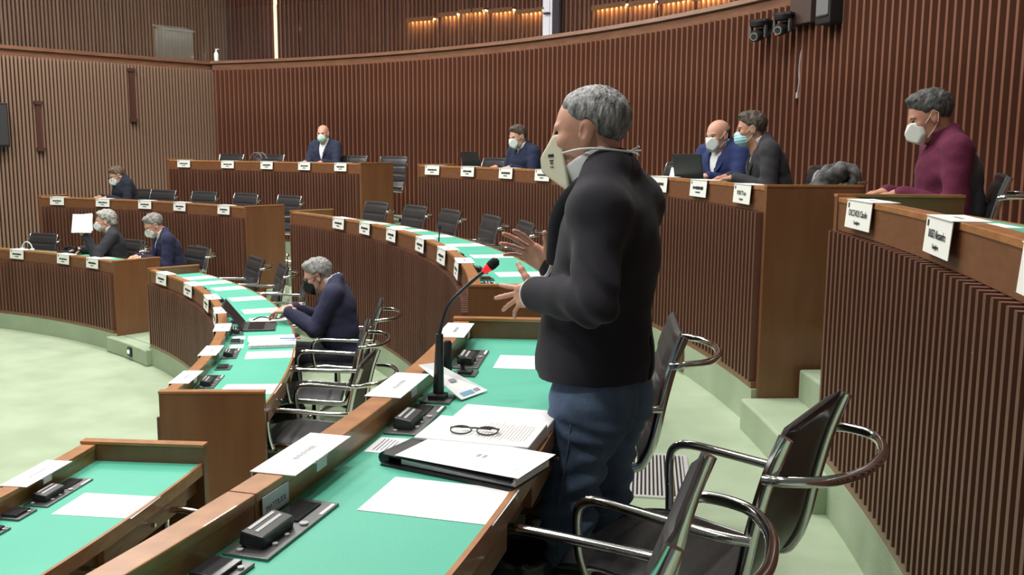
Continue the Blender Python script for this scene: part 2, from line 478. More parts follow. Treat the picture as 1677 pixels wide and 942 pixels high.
# ------------------------------------------------------------------ benches
ROWN = {1: 'front row', 2: 'second row', 3: 'top row'}
ROWH = {1: 'front-row', 2: 'second-row', 3: 'top-row'}
SECN = {'A': 'far left', 'B': 'middle', 'C': 'near'}
SEATS = {('A', 1): [68.3, 62.6, 56.5, 51.2], ('B', 1): [38.4, 32.4, 27.1, 21.8, 16.1, 10.4, 4.6], ('C', 1): [-7.6, -13.2],
         ('A', 2): [69.8, 64.8, 59.8, 55.2, 50.0], ('B', 2): [37.9, 33.3, 28.7, 24.2, 19.3, 14.4, 9.4, 5.0], ('C', 2): [-6.3, -11.1, -16.0],
         ('A', 3): [64.9, 60.6, 56.4, 52.2, 48.2], ('B', 3): [38.0, 34.0, 29.8, 25.7, 21.6, 17.5, 13.4, 9.4, 5.4], ('C', 3): [-4.2, -9.0, -13.3]}
SLP = 0.06
def bench(sec, k):
    t0, t1 = SECT[(sec, k)]
    r, zr, zb = R[k], ZR[k], ZB[k]
    tm = (t0 + t1) / 2
    e = empty('curved_bench', P(r + 0.25, tm, FL[k]))
    off = e.location.copy()
    def sh(q):
        q.v = [(x - off.x, y - off.y, z - off.z) for x, y, z in q.v]
        return q
    et = math.degrees(0.04 / r)
    cuts = {('C', 2): [-16.05]}.get((sec, k), [])
    ends = [t0 + et] + cuts + [t1 - et]
    for a, b in zip(ends[:-1], ends[1:]):
        part('ledge', sh(MB().rect(r - 0.004, r + 0.058, zr - 0.022, zr, a + 0.012, b - 0.012)), M_WOOD, e, bevel=0.003)
    part('fascia', sh(MB().rect(r, r + 0.030, zr - 0.135, zr - 0.022, t0 + et, t1 - et)), M_FASC, e)
    for a, b in zip(ends[:-1], ends[1:]):
        part('inner_board', sh(MB().rect(r + 0.030, r + 0.054, zr - 0.135, zr - 0.022, a + 0.012, b - 0.012)), M_WOOD, e)
    part('front_board', sh(MB().rect(r + 0.004, r + 0.05, zb, zr - 0.135, t0 + et, t1 - et)), M_GAP, e)
    part('worktop', sh(MB().rect(r + 0.05, r + D - 0.012, zr - 0.10, zr - 0.07, t0 + et, t1 - et)), M_GREEN, e, label='green writing surface')
    part('rear_edge', sh(MB().rect(r + D - 0.012, r + D, zr - 0.115, zr - 0.066, t0 + et, t1 - et)), M_WOOD, e)
    part('apron', sh(MB().rect(r + D - 0.10, r + D - 0.03, zr - 0.19, zr - 0.10, t0 + et, t1 - et)), M_PANEL, e)
    part('skirting', sh(MB().rect(r - 0.034, r + 0.01, zb, zb + 0.035, t0 + et, t1 - et)), M_PANEL, e)
    for (a, b) in ((t0, t0 + et), (t1 - et, t1)):
        part('end_panel', sh(MB().rect(r - 0.006, r + D + 0.004, FL[k - 1] + 0.16, zr + 0.001, a, b)), M_PANEL, e)
        part('end_cap', sh(MB().rect(r - 0.008, r + D + 0.006, zr + 0.001, zr + 0.012, a - 0.02, b + 0.02)), M_WOOD, e)
    # drawers below the rear edge, one per seat
    for ts in SEATS[(sec, k)]:
        w = math.degrees(0.27 / r)
        d = part('drawer', sh(MB().rect(r + D - 0.03, r + D - 0.008, zr - 0.185, zr - 0.120, ts - w, ts + w)), M_DRAW, e)
        c = P(r + D - 0.002, ts, zr - 0.15)
        part('knob', sh(MB().tube([c, P(r + D + 0.014, ts, zr - 0.15)], 0.008, 8)), M_CHROME, d)
    # slats
    zs0, zs1 = zb + 0.035, zr - 0.137
    n = int(round(rad(t1 - t0 - 2 * et) * r / SLP))
    single = k == 3 and sec in 'BC'
    if single:
        sm = MB().box((0, 0, (zs1 - zs0) / 2), (0.046, 0.023, zs1 - zs0)).mesh('slat', M_SLATB)
        for i in range(n):
            tt = t0 + et + (i + 0.5) * (t1 - t0 - 2 * et) / n
            link('slat', sm, e, P(r - 0.018, tt, zs0) - off, rad(tt))
    else:
        q = MB()
        for i in range(n):
            tt = t0 + et + (i + 0.5) * (t1 - t0 - 2 * et) / n
            q.box(P(r - 0.018, tt, (zs0 + zs1) / 2), (0.046, 0.023, zs1 - zs0), Matrix.Rotation(rad(tt), 3, 'Z'))
        tag(part('slat_field', sh(q), M_SLATB, e), kind='stuff')
    tag(e, 'curved wooden bench with slatted front and green top, %s, %s section' % (ROWN[k], SECN[sec]), 'bench', 'hemicycle benches')
for key in SECT:
    bench(*key)

# ------------------------------------------------------------------ chairs (front = +X, origin on the floor under the seat)
def smooth_path(pts, n=6):
    pts = [Vector(p) for p in pts]
    out = []
    for i in range(len(pts) - 1):
        p0, p1, p2, p3 = pts[max(i - 1, 0)], pts[i], pts[i + 1], pts[min(i + 2, len(pts) - 1)]
        for j in range(n):
            t = j / n
            out.append(0.5 * ((2 * p1) + (p2 - p0) * t + (2 * p0 - 5 * p1 + 4 * p2 - p3) * t * t + (3 * p1 - p0 - 3 * p2 + p3) * t ** 3))
    out.append(pts[-1])
    return out

def sling(path, hw, th, rib, corner=0.0):
    """ribbed pad swept along a side-view path, channels across"""
    pts = smooth_path([(x, 0, z) for x, z in path], 10)
    L = [0.0]
    for i in range(1, len(pts)):
        L.append(L[-1] + (pts[i] - pts[i - 1]).length)
    q = MB()
    N = len(pts)
    ny = 9
    for side in (1, -1):
        for i, p in enumerate(pts):
            t = (pts[min(i + 1, N - 1)] - pts[max(i - 1, 0)]).normalized()
            nrm = Vector((-t.z, 0, t.x))
            ph = (L[i] / rib) % 1.0
            bulge = 0.45 + 0.55 * min(1.0, math.sin(math.pi * ph) * 2.2) if side < 0 else 0.7
            endf = min(1.0, min(L[i], L[-1] - L[i]) / 0.015 + 0.25)
            w = hw
            if corner:
                dd = L[-1] - L[i]
                if dd < corner:
                    w = hw - corner + math.sqrt(max(0.0, corner ** 2 - (corner - dd) ** 2))
            for j in range(ny):
                f = -1 + 2 * j / (ny - 1)
                ed = min(1.0, (1 - abs(f)) * 8 + 0.3)
                h = side * th * 0.5 * bulge * ed * endf
                q.v.append((p.x + nrm.x * h, f * w, p.z + nrm.z * h))
    o = N * ny
    for i in range(N - 1):
        for j in range(ny - 1):
            a = i * ny + j
            q.f.append((a, a + 1, a + ny + 1, a + ny))
            q.f.append((o + a, o + a + ny, o + a + ny + 1, o + a + 1))
    for i in range(N - 1):
        for j in (0, ny - 1):
            a = i * ny + j
            q.f.append((a, a + ny, o + a + ny, o + a))
    for j in range(ny - 1):
        for i in (0, N - 1):
            a = i * ny + j
            q.f.append((a, a + 1, o + a + 1, o + a))
    return q

def make_chair():
    e = empty('office_chair')
    seatp = [(0.235, 0.415), (0.21, 0.438), (0.10, 0.452), (-0.08, 0.438), (-0.185, 0.432)]
    backp = [(-0.205, 0.445), (-0.245, 0.53), (-0.268, 0.66), (-0.297, 0.78), (-0.335, 0.885)]
    part('seat', sling(seatp, 0.222, 0.036, 0.088), M_LEATHER, e, smooth=True)
    part('backrest', sling(backp, 0.228, 0.032, 0.105, 0.035), M_LEATHER, e, smooth=True)
    prof = [(0.23, 0.408), (0.205, 0.425), (0.10, 0.440), (-0.08, 0.424), (-0.19, 0.420), (-0.228, 0.455), (-0.255, 0.53), (-0.28, 0.66), (-0.309, 0.78), (-0.342, 0.875)]
    for s in (-1, 1):
        fr = MB().tube(smooth_path([(x, s * 0.236, z) for x, z in prof], 5), 0.0115, 8, flat=(0.75, 1.5))
        part('side_frame', fr, M_CHROME, e, smooth=True)
        ar = MB().tube(smooth_path([(0.135, s * 0.245, 0.432), (0.145, s * 0.262, 0.50), (0.150, s * 0.268, 0.59), (0.136, s * 0.268, 0.632), (0.095, s * 0.268, 0.648), (0.0, s * 0.268, 0.645), (-0.20, s * 0.262, 0.632), (-0.276, s * 0.245, 0.628)], 6), 0.0125, 10)
        part('armrest', ar, M_CHROME, e, smooth=True)
    hd = MB().tube(smooth_path([(-0.300, -0.240, 0.775), (-0.345, -0.245, 0.782), (-0.425, -0.20, 0.785), (-0.47, -0.10, 0.785), (-0.48, 0, 0.785), (-0.47, 0.10, 0.785), (-0.425, 0.20, 0.785), (-0.345, 0.245, 0.782), (-0.300, 0.240, 0.775)], 6), 0.0125, 10)
    part('back_handle', hd, M_CHROME, e, smooth=True)
    sp = MB()
    sp.tube([(0.12, -0.235, 0.425), (0.12, 0.235, 0.425)], 0.010, 8)
    sp.tube([(-0.12, -0.235, 0.412), (-0.12, 0.235, 0.412)], 0.010, 8)
    sp.box((0, 0, 0.402), (0.30, 0.14, 0.022))
    part('seat_support', sp, M_DARKM, e, smooth=True)
    part('column', MB().lathe([(0.034, 0.085), (0.030, 0.20), (0.024, 0.22), (0.022, 0.395)], 14), M_CHROME, e, smooth=True)
    for i in range(4):
        a = math.pi / 4 + i * math.pi / 2
        c, s = math.cos(a), math.sin(a)
        lg = MB().tube([(0.02 * c, 0.02 * s, 0.105), (0.16 * c, 0.16 * s, 0.085), (0.29 * c, 0.29 * s, 0.052)], [0.022, 0.019, 0.014], 8, flat=(1.1, 0.8))
        l = part('leg', lg, M_CHROME, e, smooth=True)
        part('glide', MB().cyl((0.28 * c, 0.28 * s, 0.0), 0.020, 0.045, 12, 0.016), M_BLACK, l, smooth=True)
    return e
chair_proto = make_chair()
chair_used = [False]
def chair(r, th, k, face, label, group='black ribbed office chairs', xy=None):
    o = chair_proto if not chair_used[0] else copy_tree(chair_proto)
    chair_used[0] = True
    p = P(r, th, FL[k]) if xy is None else Vector((xy[0], xy[1], FL[k]))
    o.location = p + Vector((0, 0, 0.001))
    o.rotation_euler = (0, 0, rad(face))
    tag(o, label, 'chair', group)
    return o
def chair_label(sec, k, what):
    return 'black ribbed chair, %s %s bench, %s' % (ROWH[k], SECN[sec], what)
# back-rest top stands at R + D + 0.5, seat centre 0.335 in front of it
def row_chairs(sec, k, lst):
    for (th, what, turn, dr) in lst:
        chair(R[k] + D + 0.185 + dr, th, k, th + 180 + turn, chair_label(sec, k, what))
row_chairs('A', 1, [(68.3, 'leftmost one', 0, 0), (57.3, 'empty between the two grey-haired men', 0, 0), (48.6, 'rightmost beside the aisle', 0, 0.02)])
row_chairs('B', 1, [(39.8, 'at its far left end', -8, 0), (35.3, 'second from the far end', -14, 0), (30.6, 'third from the far end, left of the typist', -14, 0), (11.7, 'empty, next to the typist', -6, -.06), (5.1, 'empty, nearest the brown end panel', -8, -.04)])
row_chairs('A', 2, [(64.6, 'right beside the man in sweater', 0, 0), (60.1, 'second right of the man in sweater', 0, 0),
                    (55.4, 'third right of the man in sweater', 0, 0), (50.4, 'rightmost by the end panel', 0, 0)])
row_chairs('B', 2, [(40.0, 'first from the left', 0, 0), (35.2, 'second from the left', 0, 0), (31.0, 'third from the left', -4, 0),
                    (25.9, 'fourth from the left', -6, 0), (21.6, 'fifth from the left', -8, 0), (17.3, 'sixth from left, beside the standing man', -6, 0)])
row_chairs('A', 3, [(65.2, 'leftmost one', 0, 0), (61.2, 'with a bag on it', 0, 0), (52.8, 'right of the bald man', 8, 0.0)])
chair(R[3] + D + 0.10, 48.2, 3, 48.2 + 190, 'black ribbed chair standing alone in the aisle beside the top row end panel')
row_chairs('B', 3, [(38.9, 'behind the open laptop at its left end', 0, 0), (21.9, 'left of the two talking men', 0, 0), (10.4, 'with a grey coat thrown over it', -30, 0.0)])
chair(0, 0, 2, 162, 'black ribbed chair in the foreground, turned to the desk, lowest in the picture', xy=(9.300, -2.605))
chair(0, 0, 2, 146, 'black ribbed chair at lower right with its bare back to the camera', xy=(9.735, -1.985))
chair(0, 0, 2, 174, 'black ribbed chair directly behind the standing man', xy=(9.55, -1.00))
chair(0, 0, 1, 167, 'black ribbed chair mostly hidden between the two near benches', xy=(8.07, -1.19))

# ------------------------------------------------------------------ name cards
def micro_lettering(w, rows, y0, x0=0.0, seed=0, fill=0.8):
    """tiny unreadable print: word-shaped dark marks on a card, in card coordinates (x right, y up)"""
    rr = random.Random(seed)
    q = MB()
    for (yy, h, frac) in rows:
        x = -w * frac / 2 + x0
        end = w * frac / 2 + x0
        while x < end:
            cw = h * rr.uniform(0.45, 0.8)
            q.box((x + cw / 2, yy + y0, 0.0003), (cw * fill, h * rr.choice((1.0, 1.0, 0.7)), 0.0006))
            x += cw
    return q
CW, CH = 0.285, 0.108
def name_card(sec, k, th, text, sub, label, tilt=0.0, seed=0, w=CW):
    r, zr = R[k], ZR[k]
    e = empty('name_card', P(r, th, zr), rad(th) + tilt)
    q = MB()
    t = 0.0015
    q.box((0.03, 0, t), (0.105, w, 0.002))                            # leaf on the ledge
    q.box((-0.0215, 0, -CH / 2 + 0.002), (0.002, w, CH), Matrix.Rotation(rad(4), 3, 'Y'))      # leaf over the front
    part('card', q, M_CARD, e)
    # print on the hanging leaf: reads left-to-right for someone in the well
    basis = Matrix(((0, 0, -1, -0.0238), (-1, 0, 0, 0), (0, 1, 0, -CH / 2 + 0.002), (0, 0, 0, 1)))
    basis = basis @ Matrix.Rotation(rad(-4), 4, 'X')
    if text:
        me = text_mesh(text, 0.034, M_INK, 0.0004, squash=0.72)
        l = link('lettering', me, e)
        l.matrix_local = basis @ Matrix.Translation((0, 0.004, 0.0005))
        me = text_mesh(sub, 0.019, M_INK, 0.0004, squash=0.8)
        l = link('lettering', me, e)
        l.matrix_local = basis @ Matrix.Translation((0, -0.030, 0.0005))
    else:
        l = part('lettering', micro_lettering(w, [(0.002, 0.020, 0.62), (-0.026, 0.009, 0.26)], 0, seed=seed), M_INK, e)
        l.matrix_local = basis
    cr = part('crest', MB().box((-w / 2 + 0.028, 0.033, 0.0004), (0.012, 0.018, 0.0008)), M_INK, e)
    cr.matrix_local = basis
    # the same name in grey on the upper leaf for the member
    q = micro_lettering(w, [(0.0, 0.013, 0.34)], 0, seed=seed + 50, fill=0.42)
    l = part('lettering', q, M_INKG, e)
    l.matrix_local = Matrix(((0, -1, 0, 0.032), (1, 0, 0, 0), (0, 0, 1, 0.0026), (0, 0, 0, 1)))
    # clear clip that holds the card on the ledge
    part('clip', MB().box((0.083, -0.02, -0.010), (0.003, 0.05, 0.026)).box((0.066, -0.02, -0.0005), (0.036, 0.07, 0.002)), mat('clip_clear', (0.55, 0.52, 0.52), 0.3), e)
    tag(e, label, 'name card', 'folded white name cards')
    return e
CARDS = {('A', 1): [62.6, 55.9, 51.3], ('A', 2): [69.97, 64.8, 59.8, 55.5, 49.8], ('A', 3): [65.2, 60.6, 56.4, 52.3, 48.3],
         ('B', 3): [38.04, 34.08, 29.81, 25.79, 21.6, 17.5, 13.4, 9.47, 5.36], ('C', 3): [-4.07, -8.99, -13.6],
         ('B', 2): [33.35, 29.1, 24.5, 18.9, 13.9, 9.25], ('B', 1): [38.4, 31.8, 25.5, 20.3, 14.9, 9.2, 4.16],
         ('C', 1): [-7.2], ('C', 2): [-5.07, -10.43, -14.47]}
TXT = {('C', 3, 0): 'CACCHIOLI Claudio', ('C', 3, 1): 'BASSO Alessandro', ('C', 3, 2): 'BARBE', ('B', 3, 8): 'MORETTI Luca'}
for (sec, k), lst in CARDS.items():
    for i, th in enumerate(lst):
        if (sec, k) == ('B', 3) and i in (4, 5):
            continue
        n = len(lst)
        pos = 'only one on it' if n == 1 else ('leftmost' if i == 0 else ('rightmost' if i == n - 1 else ORD[i + 1] + ' from the left'))
        if sec == 'C' and k in (2, 3):
            pos = ['farthest', 'middle', 'nearest'][i]
        label = 'white folded name card, %s %s bench, %s' % (ROWH[k], SECN[sec], pos)
        name_card(sec, k, th, TXT.get((sec, k, i)), 'Consigliere', label, tilt=rad(random.uniform(-2, 2)), seed=i + 10 * k, w=0.25 if sec == 'A' else CW)

# ------------------------------------------------------------------ desk consoles and paper
def make_console():
    e = empty('desk_console')
    part('plate', MB().box((0, 0, 0.003), (0.095, 0.29, 0.006)), M_STEEL, e, bevel=0.001)
    q = MB().box((-0.005, -0.055, 0.020), (0.052, 0.118, 0.030), Matrix.Rotation(rad(10), 3, 'Y'))
    b = part('speaker_box', q, M_BLACK, e, bevel=0.005)
    q = MB()
    for i in range(2):
        q.box((-0.018 + i * 0.016, -0.055, 0.0375 - i * 0.003), (0.007, 0.09, 0.002), Matrix.Rotation(rad(10), 3, 'Y'))
    part('slot', q, M_GREYB, b)
    part('screen', MB().box((-0.012, 0.075, 0.0075), (0.055, 0.10, 0.004)), M_BLACKG, e)
    for (x, y, r_) in ((0.032, 0.02, 0.009), (0.028, -0.04, 0.005), (0.028, -0.085, 0.006), (-0.02, -0.128, 0.006)):
        part('button', MB().cyl((x, y, 0.005), r_, 0.005, 12), M_GREYB, e)
    part('label_strip', MB().box((0.040, 0.105, 0.0065), (0.008, 0.06, 0.001)), M_CARD, e)
    return e
con_proto = make_console()
con_used = [False]
def console(sec, k, th, label):
    o = con_proto if not con_used[0] else copy_tree(con_proto)
    con_used[0] = True
    o.location = P(R[k] + 0.115, th, ZR[k] - 0.0698)
    o.rotation_euler = (0, 0, rad(th))
    tag(o, label, 'console', 'desk consoles')
for (sec, k) in (('C', 2), ('C', 1), ('B', 1), ('B', 2)):
    L = {('C', 2): [-6.25, -11.1, -16.0], ('C', 1): [-7.2, -12.6], ('B', 1): [38.4, 32.4, 27.1, 22.0, 16.4, 10.8, 5.4], ('B', 2): [33.0, 28.7, 24.2, 19.3, 14.4, 9.4, 5.0]}[(sec, k)]
    for i, th in enumerate(L):
        pos = ORD[i + 1] + ' from its left end' if sec == 'B' else (['farthest', 'middle', 'nearest'][i] if len(L) == 3 else ['farther', 'nearer'][i])
        console(sec, k, th, 'black and steel desk console, %s %s bench, %s' % (ROWH[k], SECN[sec], pos))
paper_me = MB().box((0, 0, 0.0006), (0.297, 0.21, 0.0012)).mesh('paper_sheet', M_PAPER)
def sheet(sec, k, th, dr=0.36, turn=0.0, pos=''):
    o = link('paper_sheet', paper_me, None, P(R[k] + dr, th, ZR[k] - 0.0698), rad(th + turn))
    tag(o, 'blank white paper sheet, %s %s bench, %s' % (ROWH[k], SECN[sec], pos), 'paper', 'blank paper sheets')
PAP = {('C', 2): [-6.34, -14.55], ('C', 1): [-7.88], ('B', 1): [38.4, 35.4, 32.2, 27.3, 22.5, 10.4, 4.2], ('B', 2): [37.9, 33.3, 30.4, 27.8, 24.1, 19.2, 14.3, 8.3],
       ('A', 1): [61.0, 55.0], ('A', 2): [64.3, 58.9, 54.6, 49.3], ('A', 3): [64.5, 51.8], ('B', 3): [37.3, 29.2, 8.6], ('C', 3): [-5.2, -10.0]}
for (sec, k), lst in PAP.items():
    for i, th in enumerate(lst):
        if sec == 'C':
            pos = ['farther one', 'nearer one'][i] if len(lst) > 1 else 'the only one'
        else:
            pos = ORD[i + 1] + ' from the left'
        sheet(sec, k, th, 0.36 if k < 3 else 0.30, random.uniform(-2, 2), pos)
# ------------------------------------------------------------------ organic shapes: smooth-union distance fields meshed with surface nets
def rotm(rx=0, ry=0, rz=0):
    m = Matrix.Rotation(rad(rz), 3, 'Z') @ Matrix.Rotation(rad(ry), 3, 'Y') @ Matrix.Rotation(rad(rx), 3, 'X')
    return np.array(m)

def cap(a, b, ra, rb=None, k=0.02):
    return ('cap', np.array(a, float), np.array(b, float), ra, ra if rb is None else rb, k)

def ell(c, r, k=0.03, M=None):
    return ('ell', np.array(c, float), np.array(r, float), M, None, k)

def ring(c, Rr, t, h, M=None, k=0.008):
    return ('ring', np.array(c, float), (Rr, t, h), M, None, k)

def bounds(p):
    if p[0] == 'cap':
        m = max(p[3], p[4])
        return np.minimum(p[1], p[2]) - m, np.maximum(p[1], p[2]) + m
    if p[0] == 'ell':
        m = p[2].max() if p[3] is not None else p[2]
        return p[1] - m, p[1] + m
    m = p[2][0] + p[2][1] + p[2][2]
    return p[1] - m, p[1] + m

def pdist(p, X):
    if p[0] == 'cap':
        a, b = p[1], p[2]
        ab = b - a
        t = np.clip(((X - a) @ ab) / max(ab @ ab, 1e-9), 0, 1)
        return np.linalg.norm(X - a - t[..., None] * ab, axis=-1) - (p[3] + (p[4] - p[3]) * t)
    q = X - p[1]
    if p[3] is not None:
        q = q @ p[3]
    if p[0] == 'ell':
        k0 = np.linalg.norm(q / p[2], axis=-1)
        k1 = np.linalg.norm(q / (p[2] ** 2), axis=-1)
        return k0 * (k0 - 1.0) / np.maximum(k1, 1e-6)
    Rr, t, h = p[2]
    rr = np.hypot(q[..., 0], q[..., 1])
    return np.maximum(np.abs(rr - Rr) - t, np.abs(q[..., 2]) - h)

def field(prims, h, sub=(), post=None, pad=0.02, box=None):
    lo = np.min([bounds(p)[0] for p in prims], axis=0) - pad
    hi = np.max([bounds(p)[1] for p in prims], axis=0) + pad
    if box is not None:
        lo = np.maximum(lo, box[0])
        hi = np.minimum(hi, box[1])
    n = np.ceil((hi - lo) / h).astype(int) + 2
    ax = [lo[i] + h * np.arange(n[i]) for i in range(3)]
    F = np.full(n, 0.2)
    def sl(p, extra):
        a, b = bounds(p)
        i0 = np.clip(np.floor((a - extra - lo) / h).astype(int), 0, n - 1)
        i1 = np.clip(np.ceil((b + extra - lo) / h).astype(int) + 1, 1, n)
        return tuple(slice(i0[i], max(i1[i], i0[i] + 1)) for i in range(3))
    def grid(s):
        return np.stack(np.meshgrid(ax[0][s[0]], ax[1][s[1]], ax[2][s[2]], indexing='ij'), -1)
    for p in prims:
        s = sl(p, p[5] + 4 * h)
        d = pdist(p, grid(s))
        f = F[s]
        k = p[5]
        hh = np.clip(0.5 + 0.5 * (f - d) / k, 0, 1)
        F[s] = f + (d - f) * hh - k * hh * (1 - hh)
    for p in sub:
        s = sl(p, p[5] + 4 * h)
        d = -pdist(p, grid(s))
        f = F[s]
        k = p[5]
        hh = np.clip(0.5 - 0.5 * (f - d) / k, 0, 1)
        F[s] = f + (d - f) * hh + k * hh * (1 - hh)
    if post is not None:
        F = post(F, grid((slice(None), slice(None), slice(None))))
    F[0], F[-1], F[:, 0], F[:, -1], F[:, :, 0], F[:, :, -1] = 1, 1, 1, 1, 1, 1
    return F, lo

def nets(F, lo, h):
    S = F < 0
    n = np.array(F.shape) - 1
    cnt = np.zeros(n)
    acc = np.zeros(tuple(n) + (3,))
    def cs(off):
        return tuple(slice(off[i], off[i] + n[i]) for i in range(3))
    corners = [(a, b, c) for a in (0, 1) for b in (0, 1) for c in (0, 1)]
    for axis in range(3):
        for c in corners:
            if c[axis]:
                continue
            d = list(c)
            d[axis] = 1
            f0, f1 = F[cs(c)], F[cs(d)]
            cr = (f0 < 0) != (f1 < 0)
            t = np.where(cr, f0 / np.where(cr, f0 - f1, 1), 0)
            for i in range(3):
                acc[..., i] += np.where(cr, c[i] + (t if i == axis else 0), 0)
            cnt += cr
    act = cnt > 0
    idx = -np.ones(n, int)
    ijk = np.argwhere(act)
    idx[act] = np.arange(len(ijk))
    V = lo + h * (ijk + acc[act] / cnt[act][:, None])
    Q = []
    for axis in range(3):
        u, v = (axis + 1) % 3, (axis + 2) % 3
        d = [0, 0, 0]
        d[axis] = 1
        A = S[tuple(slice(0, F.shape[i] - d[i]) for i in range(3))]
        B = S[tuple(slice(d[i], F.shape[i]) for i in range(3))]
        e = np.argwhere(A != B)
        e = e[(e[:, u] > 0) & (e[:, v] > 0) & (e[:, u] < n[u]) & (e[:, v] < n[v])]
        ins = A[tuple(e.T)]
        def g(du, dv):
            w = e.copy()
            w[:, u] -= du
            w[:, v] -= dv
            return idx[tuple(w.T)]
        q = np.stack([g(1, 1), g(0, 1), g(0, 0), g(1, 0)], 1)
        q[~ins] = q[~ins][:, ::-1]
        Q.append(q)
    return V, np.concatenate(Q)

def shape(prims, h, **kw):
    F, lo = field(prims, h, **kw)
    return nets(F, lo, h)

def np_obj(name, VF, m, parent, label=None):
    V, Q = VF
    me = bpy.data.meshes.new(name)
    me.vertices.add(len(V))
    me.vertices.foreach_set('co', np.ascontiguousarray(V, dtype=np.float32).ravel())
    me.loops.add(len(Q) * 4)
    me.loops.foreach_set('vertex_index', np.ascontiguousarray(Q, dtype=np.int32).ravel())
    me.polygons.add(len(Q))
    me.polygons.foreach_set('loop_start', np.arange(0, len(Q) * 4, 4, dtype=np.int32))
    me.polygons.foreach_set('use_smooth', np.ones(len(Q), bool))
    me.update(calc_edges=True)
    me.validate()
    me.materials.append(m)
    o = link(name, me, parent)
    if label:
        o['label'] = label
    return o

def xform(VF, Mx, t, mirror=False):
    V, Q = VF
    W = V.copy()
    if mirror:
        W[:, 1] *= -1
        Q = Q[:, ::-1]
    return W @ np.asarray(Mx).T + np.asarray(t), Q

def joinVF(*parts):
    V, Q, o = [], [], 0
    for v, q in parts:
        V.append(v)
        Q.append(q + o)
        o += len(v)
    return np.concatenate(V), np.concatenate(Q)

def wob(X, f, seed=0):
    r = np.random.RandomState(seed)
    o = np.zeros(X.shape[:-1])
    for i in range(6):
        d = r.normal(size=3)
        d /= np.linalg.norm(d)
        o += np.sin((X @ d) * f * (0.7 + 0.25 * i) + r.uniform(0, 6.3))
    return o / 6

# --- head (face +X, up +Z, origin between the ears); the neck runs down into the collar
HEADP = [ell((-0.014, 0, 0.034), (0.098, 0.077, 0.086), 0.03), ell((0.028, 0, -0.028), (0.066, 0.060, 0.085), 0.035),
         ell((0.028, 0, -0.075), (0.052, 0.048, 0.042), 0.03), ell((0.074, 0, -0.098), (0.021, 0.024, 0.018), 0.02),
         ell((0.076, 0, 0.022), (0.016, 0.044, 0.010), 0.015), cap((0.088, 0, 0.012), (0.107, 0, -0.028), 0.009, 0.014, 0.014),
         cap((0.092, -0.013, -0.034), (0.092, 0.013, -0.034), 0.009, 0.009, 0.008), cap((0.086, -0.020, -0.064), (0.086, 0.020, -0.064), 0.008, 0.008, 0.010),
         ell((0.062, 0.043, -0.02), (0.020, 0.018, 0.018), 0.02), ell((0.062, -0.043, -0.02), (0.020, 0.018, 0.018), 0.02),
         cap((-0.022, 0, -0.06), (-0.045, 0, -0.21), 0.056, 0.062, 0.03)]
for s_ in (-1, 1):
    HEADP += [ell((-0.008, s_ * 0.079, -0.002), (0.021, 0.0075, 0.033), 0.008, rotm(0, -12, s_ * 16)), ell((-0.004, s_ * 0.077, -0.028), (0.011, 0.008, 0.012), 0.008)]
HEADS = [ell((0.094, s_ * 0.031, 0.003), (0.013, 0.017, 0.010), 0.012) for s_ in (-1, 1)] + [ell((0.001, s_ * 0.089, 0.002), (0.010, 0.0075, 0.020), 0.005, rotm(0, -12, s_ * 16)) for s_ in (-1, 1)]
HEAD_LO = shape(HEADP, 0.0055, sub=HEADS)
HEAD_HI = shape(HEADP, 0.0032, sub=HEADS)
def put_eyes(parent, Mh, th):
    for s in (-1, 1):
        q = MB().lathe([(0.001, -0.0105), (0.008, -0.007), (0.0105, 0), (0.008, 0.007), (0.001, 0.0105)], 10, (0.0805, s * 0.031, 0.003))
        q.v = [tuple(np.array(v) @ Mh.T + th) for v in q.v]
        part('eye', q, M_EYE, parent, smooth=True)

def hair_shape(style, h=0.006, seed=1):
    P0 = [ell((-0.016, 0, 0.036), (0.107, 0.086, 0.094), 0.02)]
    kn = 0.0032
    a, b = 1.05, 0.0
    back = -0.075
    if style == 'full':
        P0 = [ell((-0.014, 0, 0.042), (0.112, 0.089, 0.097), 0.02), ell((0.030, 0.01, 0.108), (0.055, 0.055, 0.024), 0.02)]
        a, b, kn = 0.95, 0.006, 0.0062
    elif style == 'wavy':
        P0 = [ell((-0.022, 0, 0.040), (0.118, 0.096, 0.102), 0.02), ell((-0.085, 0, -0.035), (0.045, 0.075, 0.05), 0.03), ell((0.05, 0, 0.098), (0.04, 0.06, 0.022), 0.02)]
        a, b, back, kn = 0.95, 0.002, -0.095, 0.008
    elif style == 'recede':
        P0 = [ell((-0.017, 0, 0.037), (0.1045, 0.0835, 0.0905), 0.02)]
        a, b, back, kn = 0.95, 0.004, -0.088, 0.0024
    elif style == 'fringe':
        P0 = [ell((-0.016, 0, 0.034), (0.102, 0.081, 0.09), 0.02)]
        a, b, kn = 1.2, 0.006, 0.002
    def post(F, X):
        x, y, z = X[..., 0], X[..., 1], X[..., 2]
        F = F + kn * wob(X * np.array([1, 1, 0.45]), 130, seed) + kn * 0.75 * wob(X * np.array([1, 1, 0.45]), 300, seed + 3)
        side = np.abs(y) > 0.055
        line = a * x + b - z
        low = back - z + 0.45 * np.maximum(x + 0.045, 0)
        edge = np.minimum(-line * 0.69, -low)
        F = F + 0.0105 * np.clip(1 - edge / 0.028, 0, 1) ** 1.5
        F = np.maximum(F, line * 0.69)
        F = np.maximum(F, low)
        if style == 'fringe':
            F = np.maximum(F, z - 0.045 - 0.25 * (x + 0.06) * -1)
        # the ear stays free
        ear = np.sqrt(((x + 0.006) / 0.030) ** 2 + ((z + 0.004) / 0.040) ** 2) - 1
        F = np.where(np.abs(y) > 0.05, np.maximum(F, -ear * 0.03), F)
        return F
    return shape(P0, h, post=post, pad=0.03)

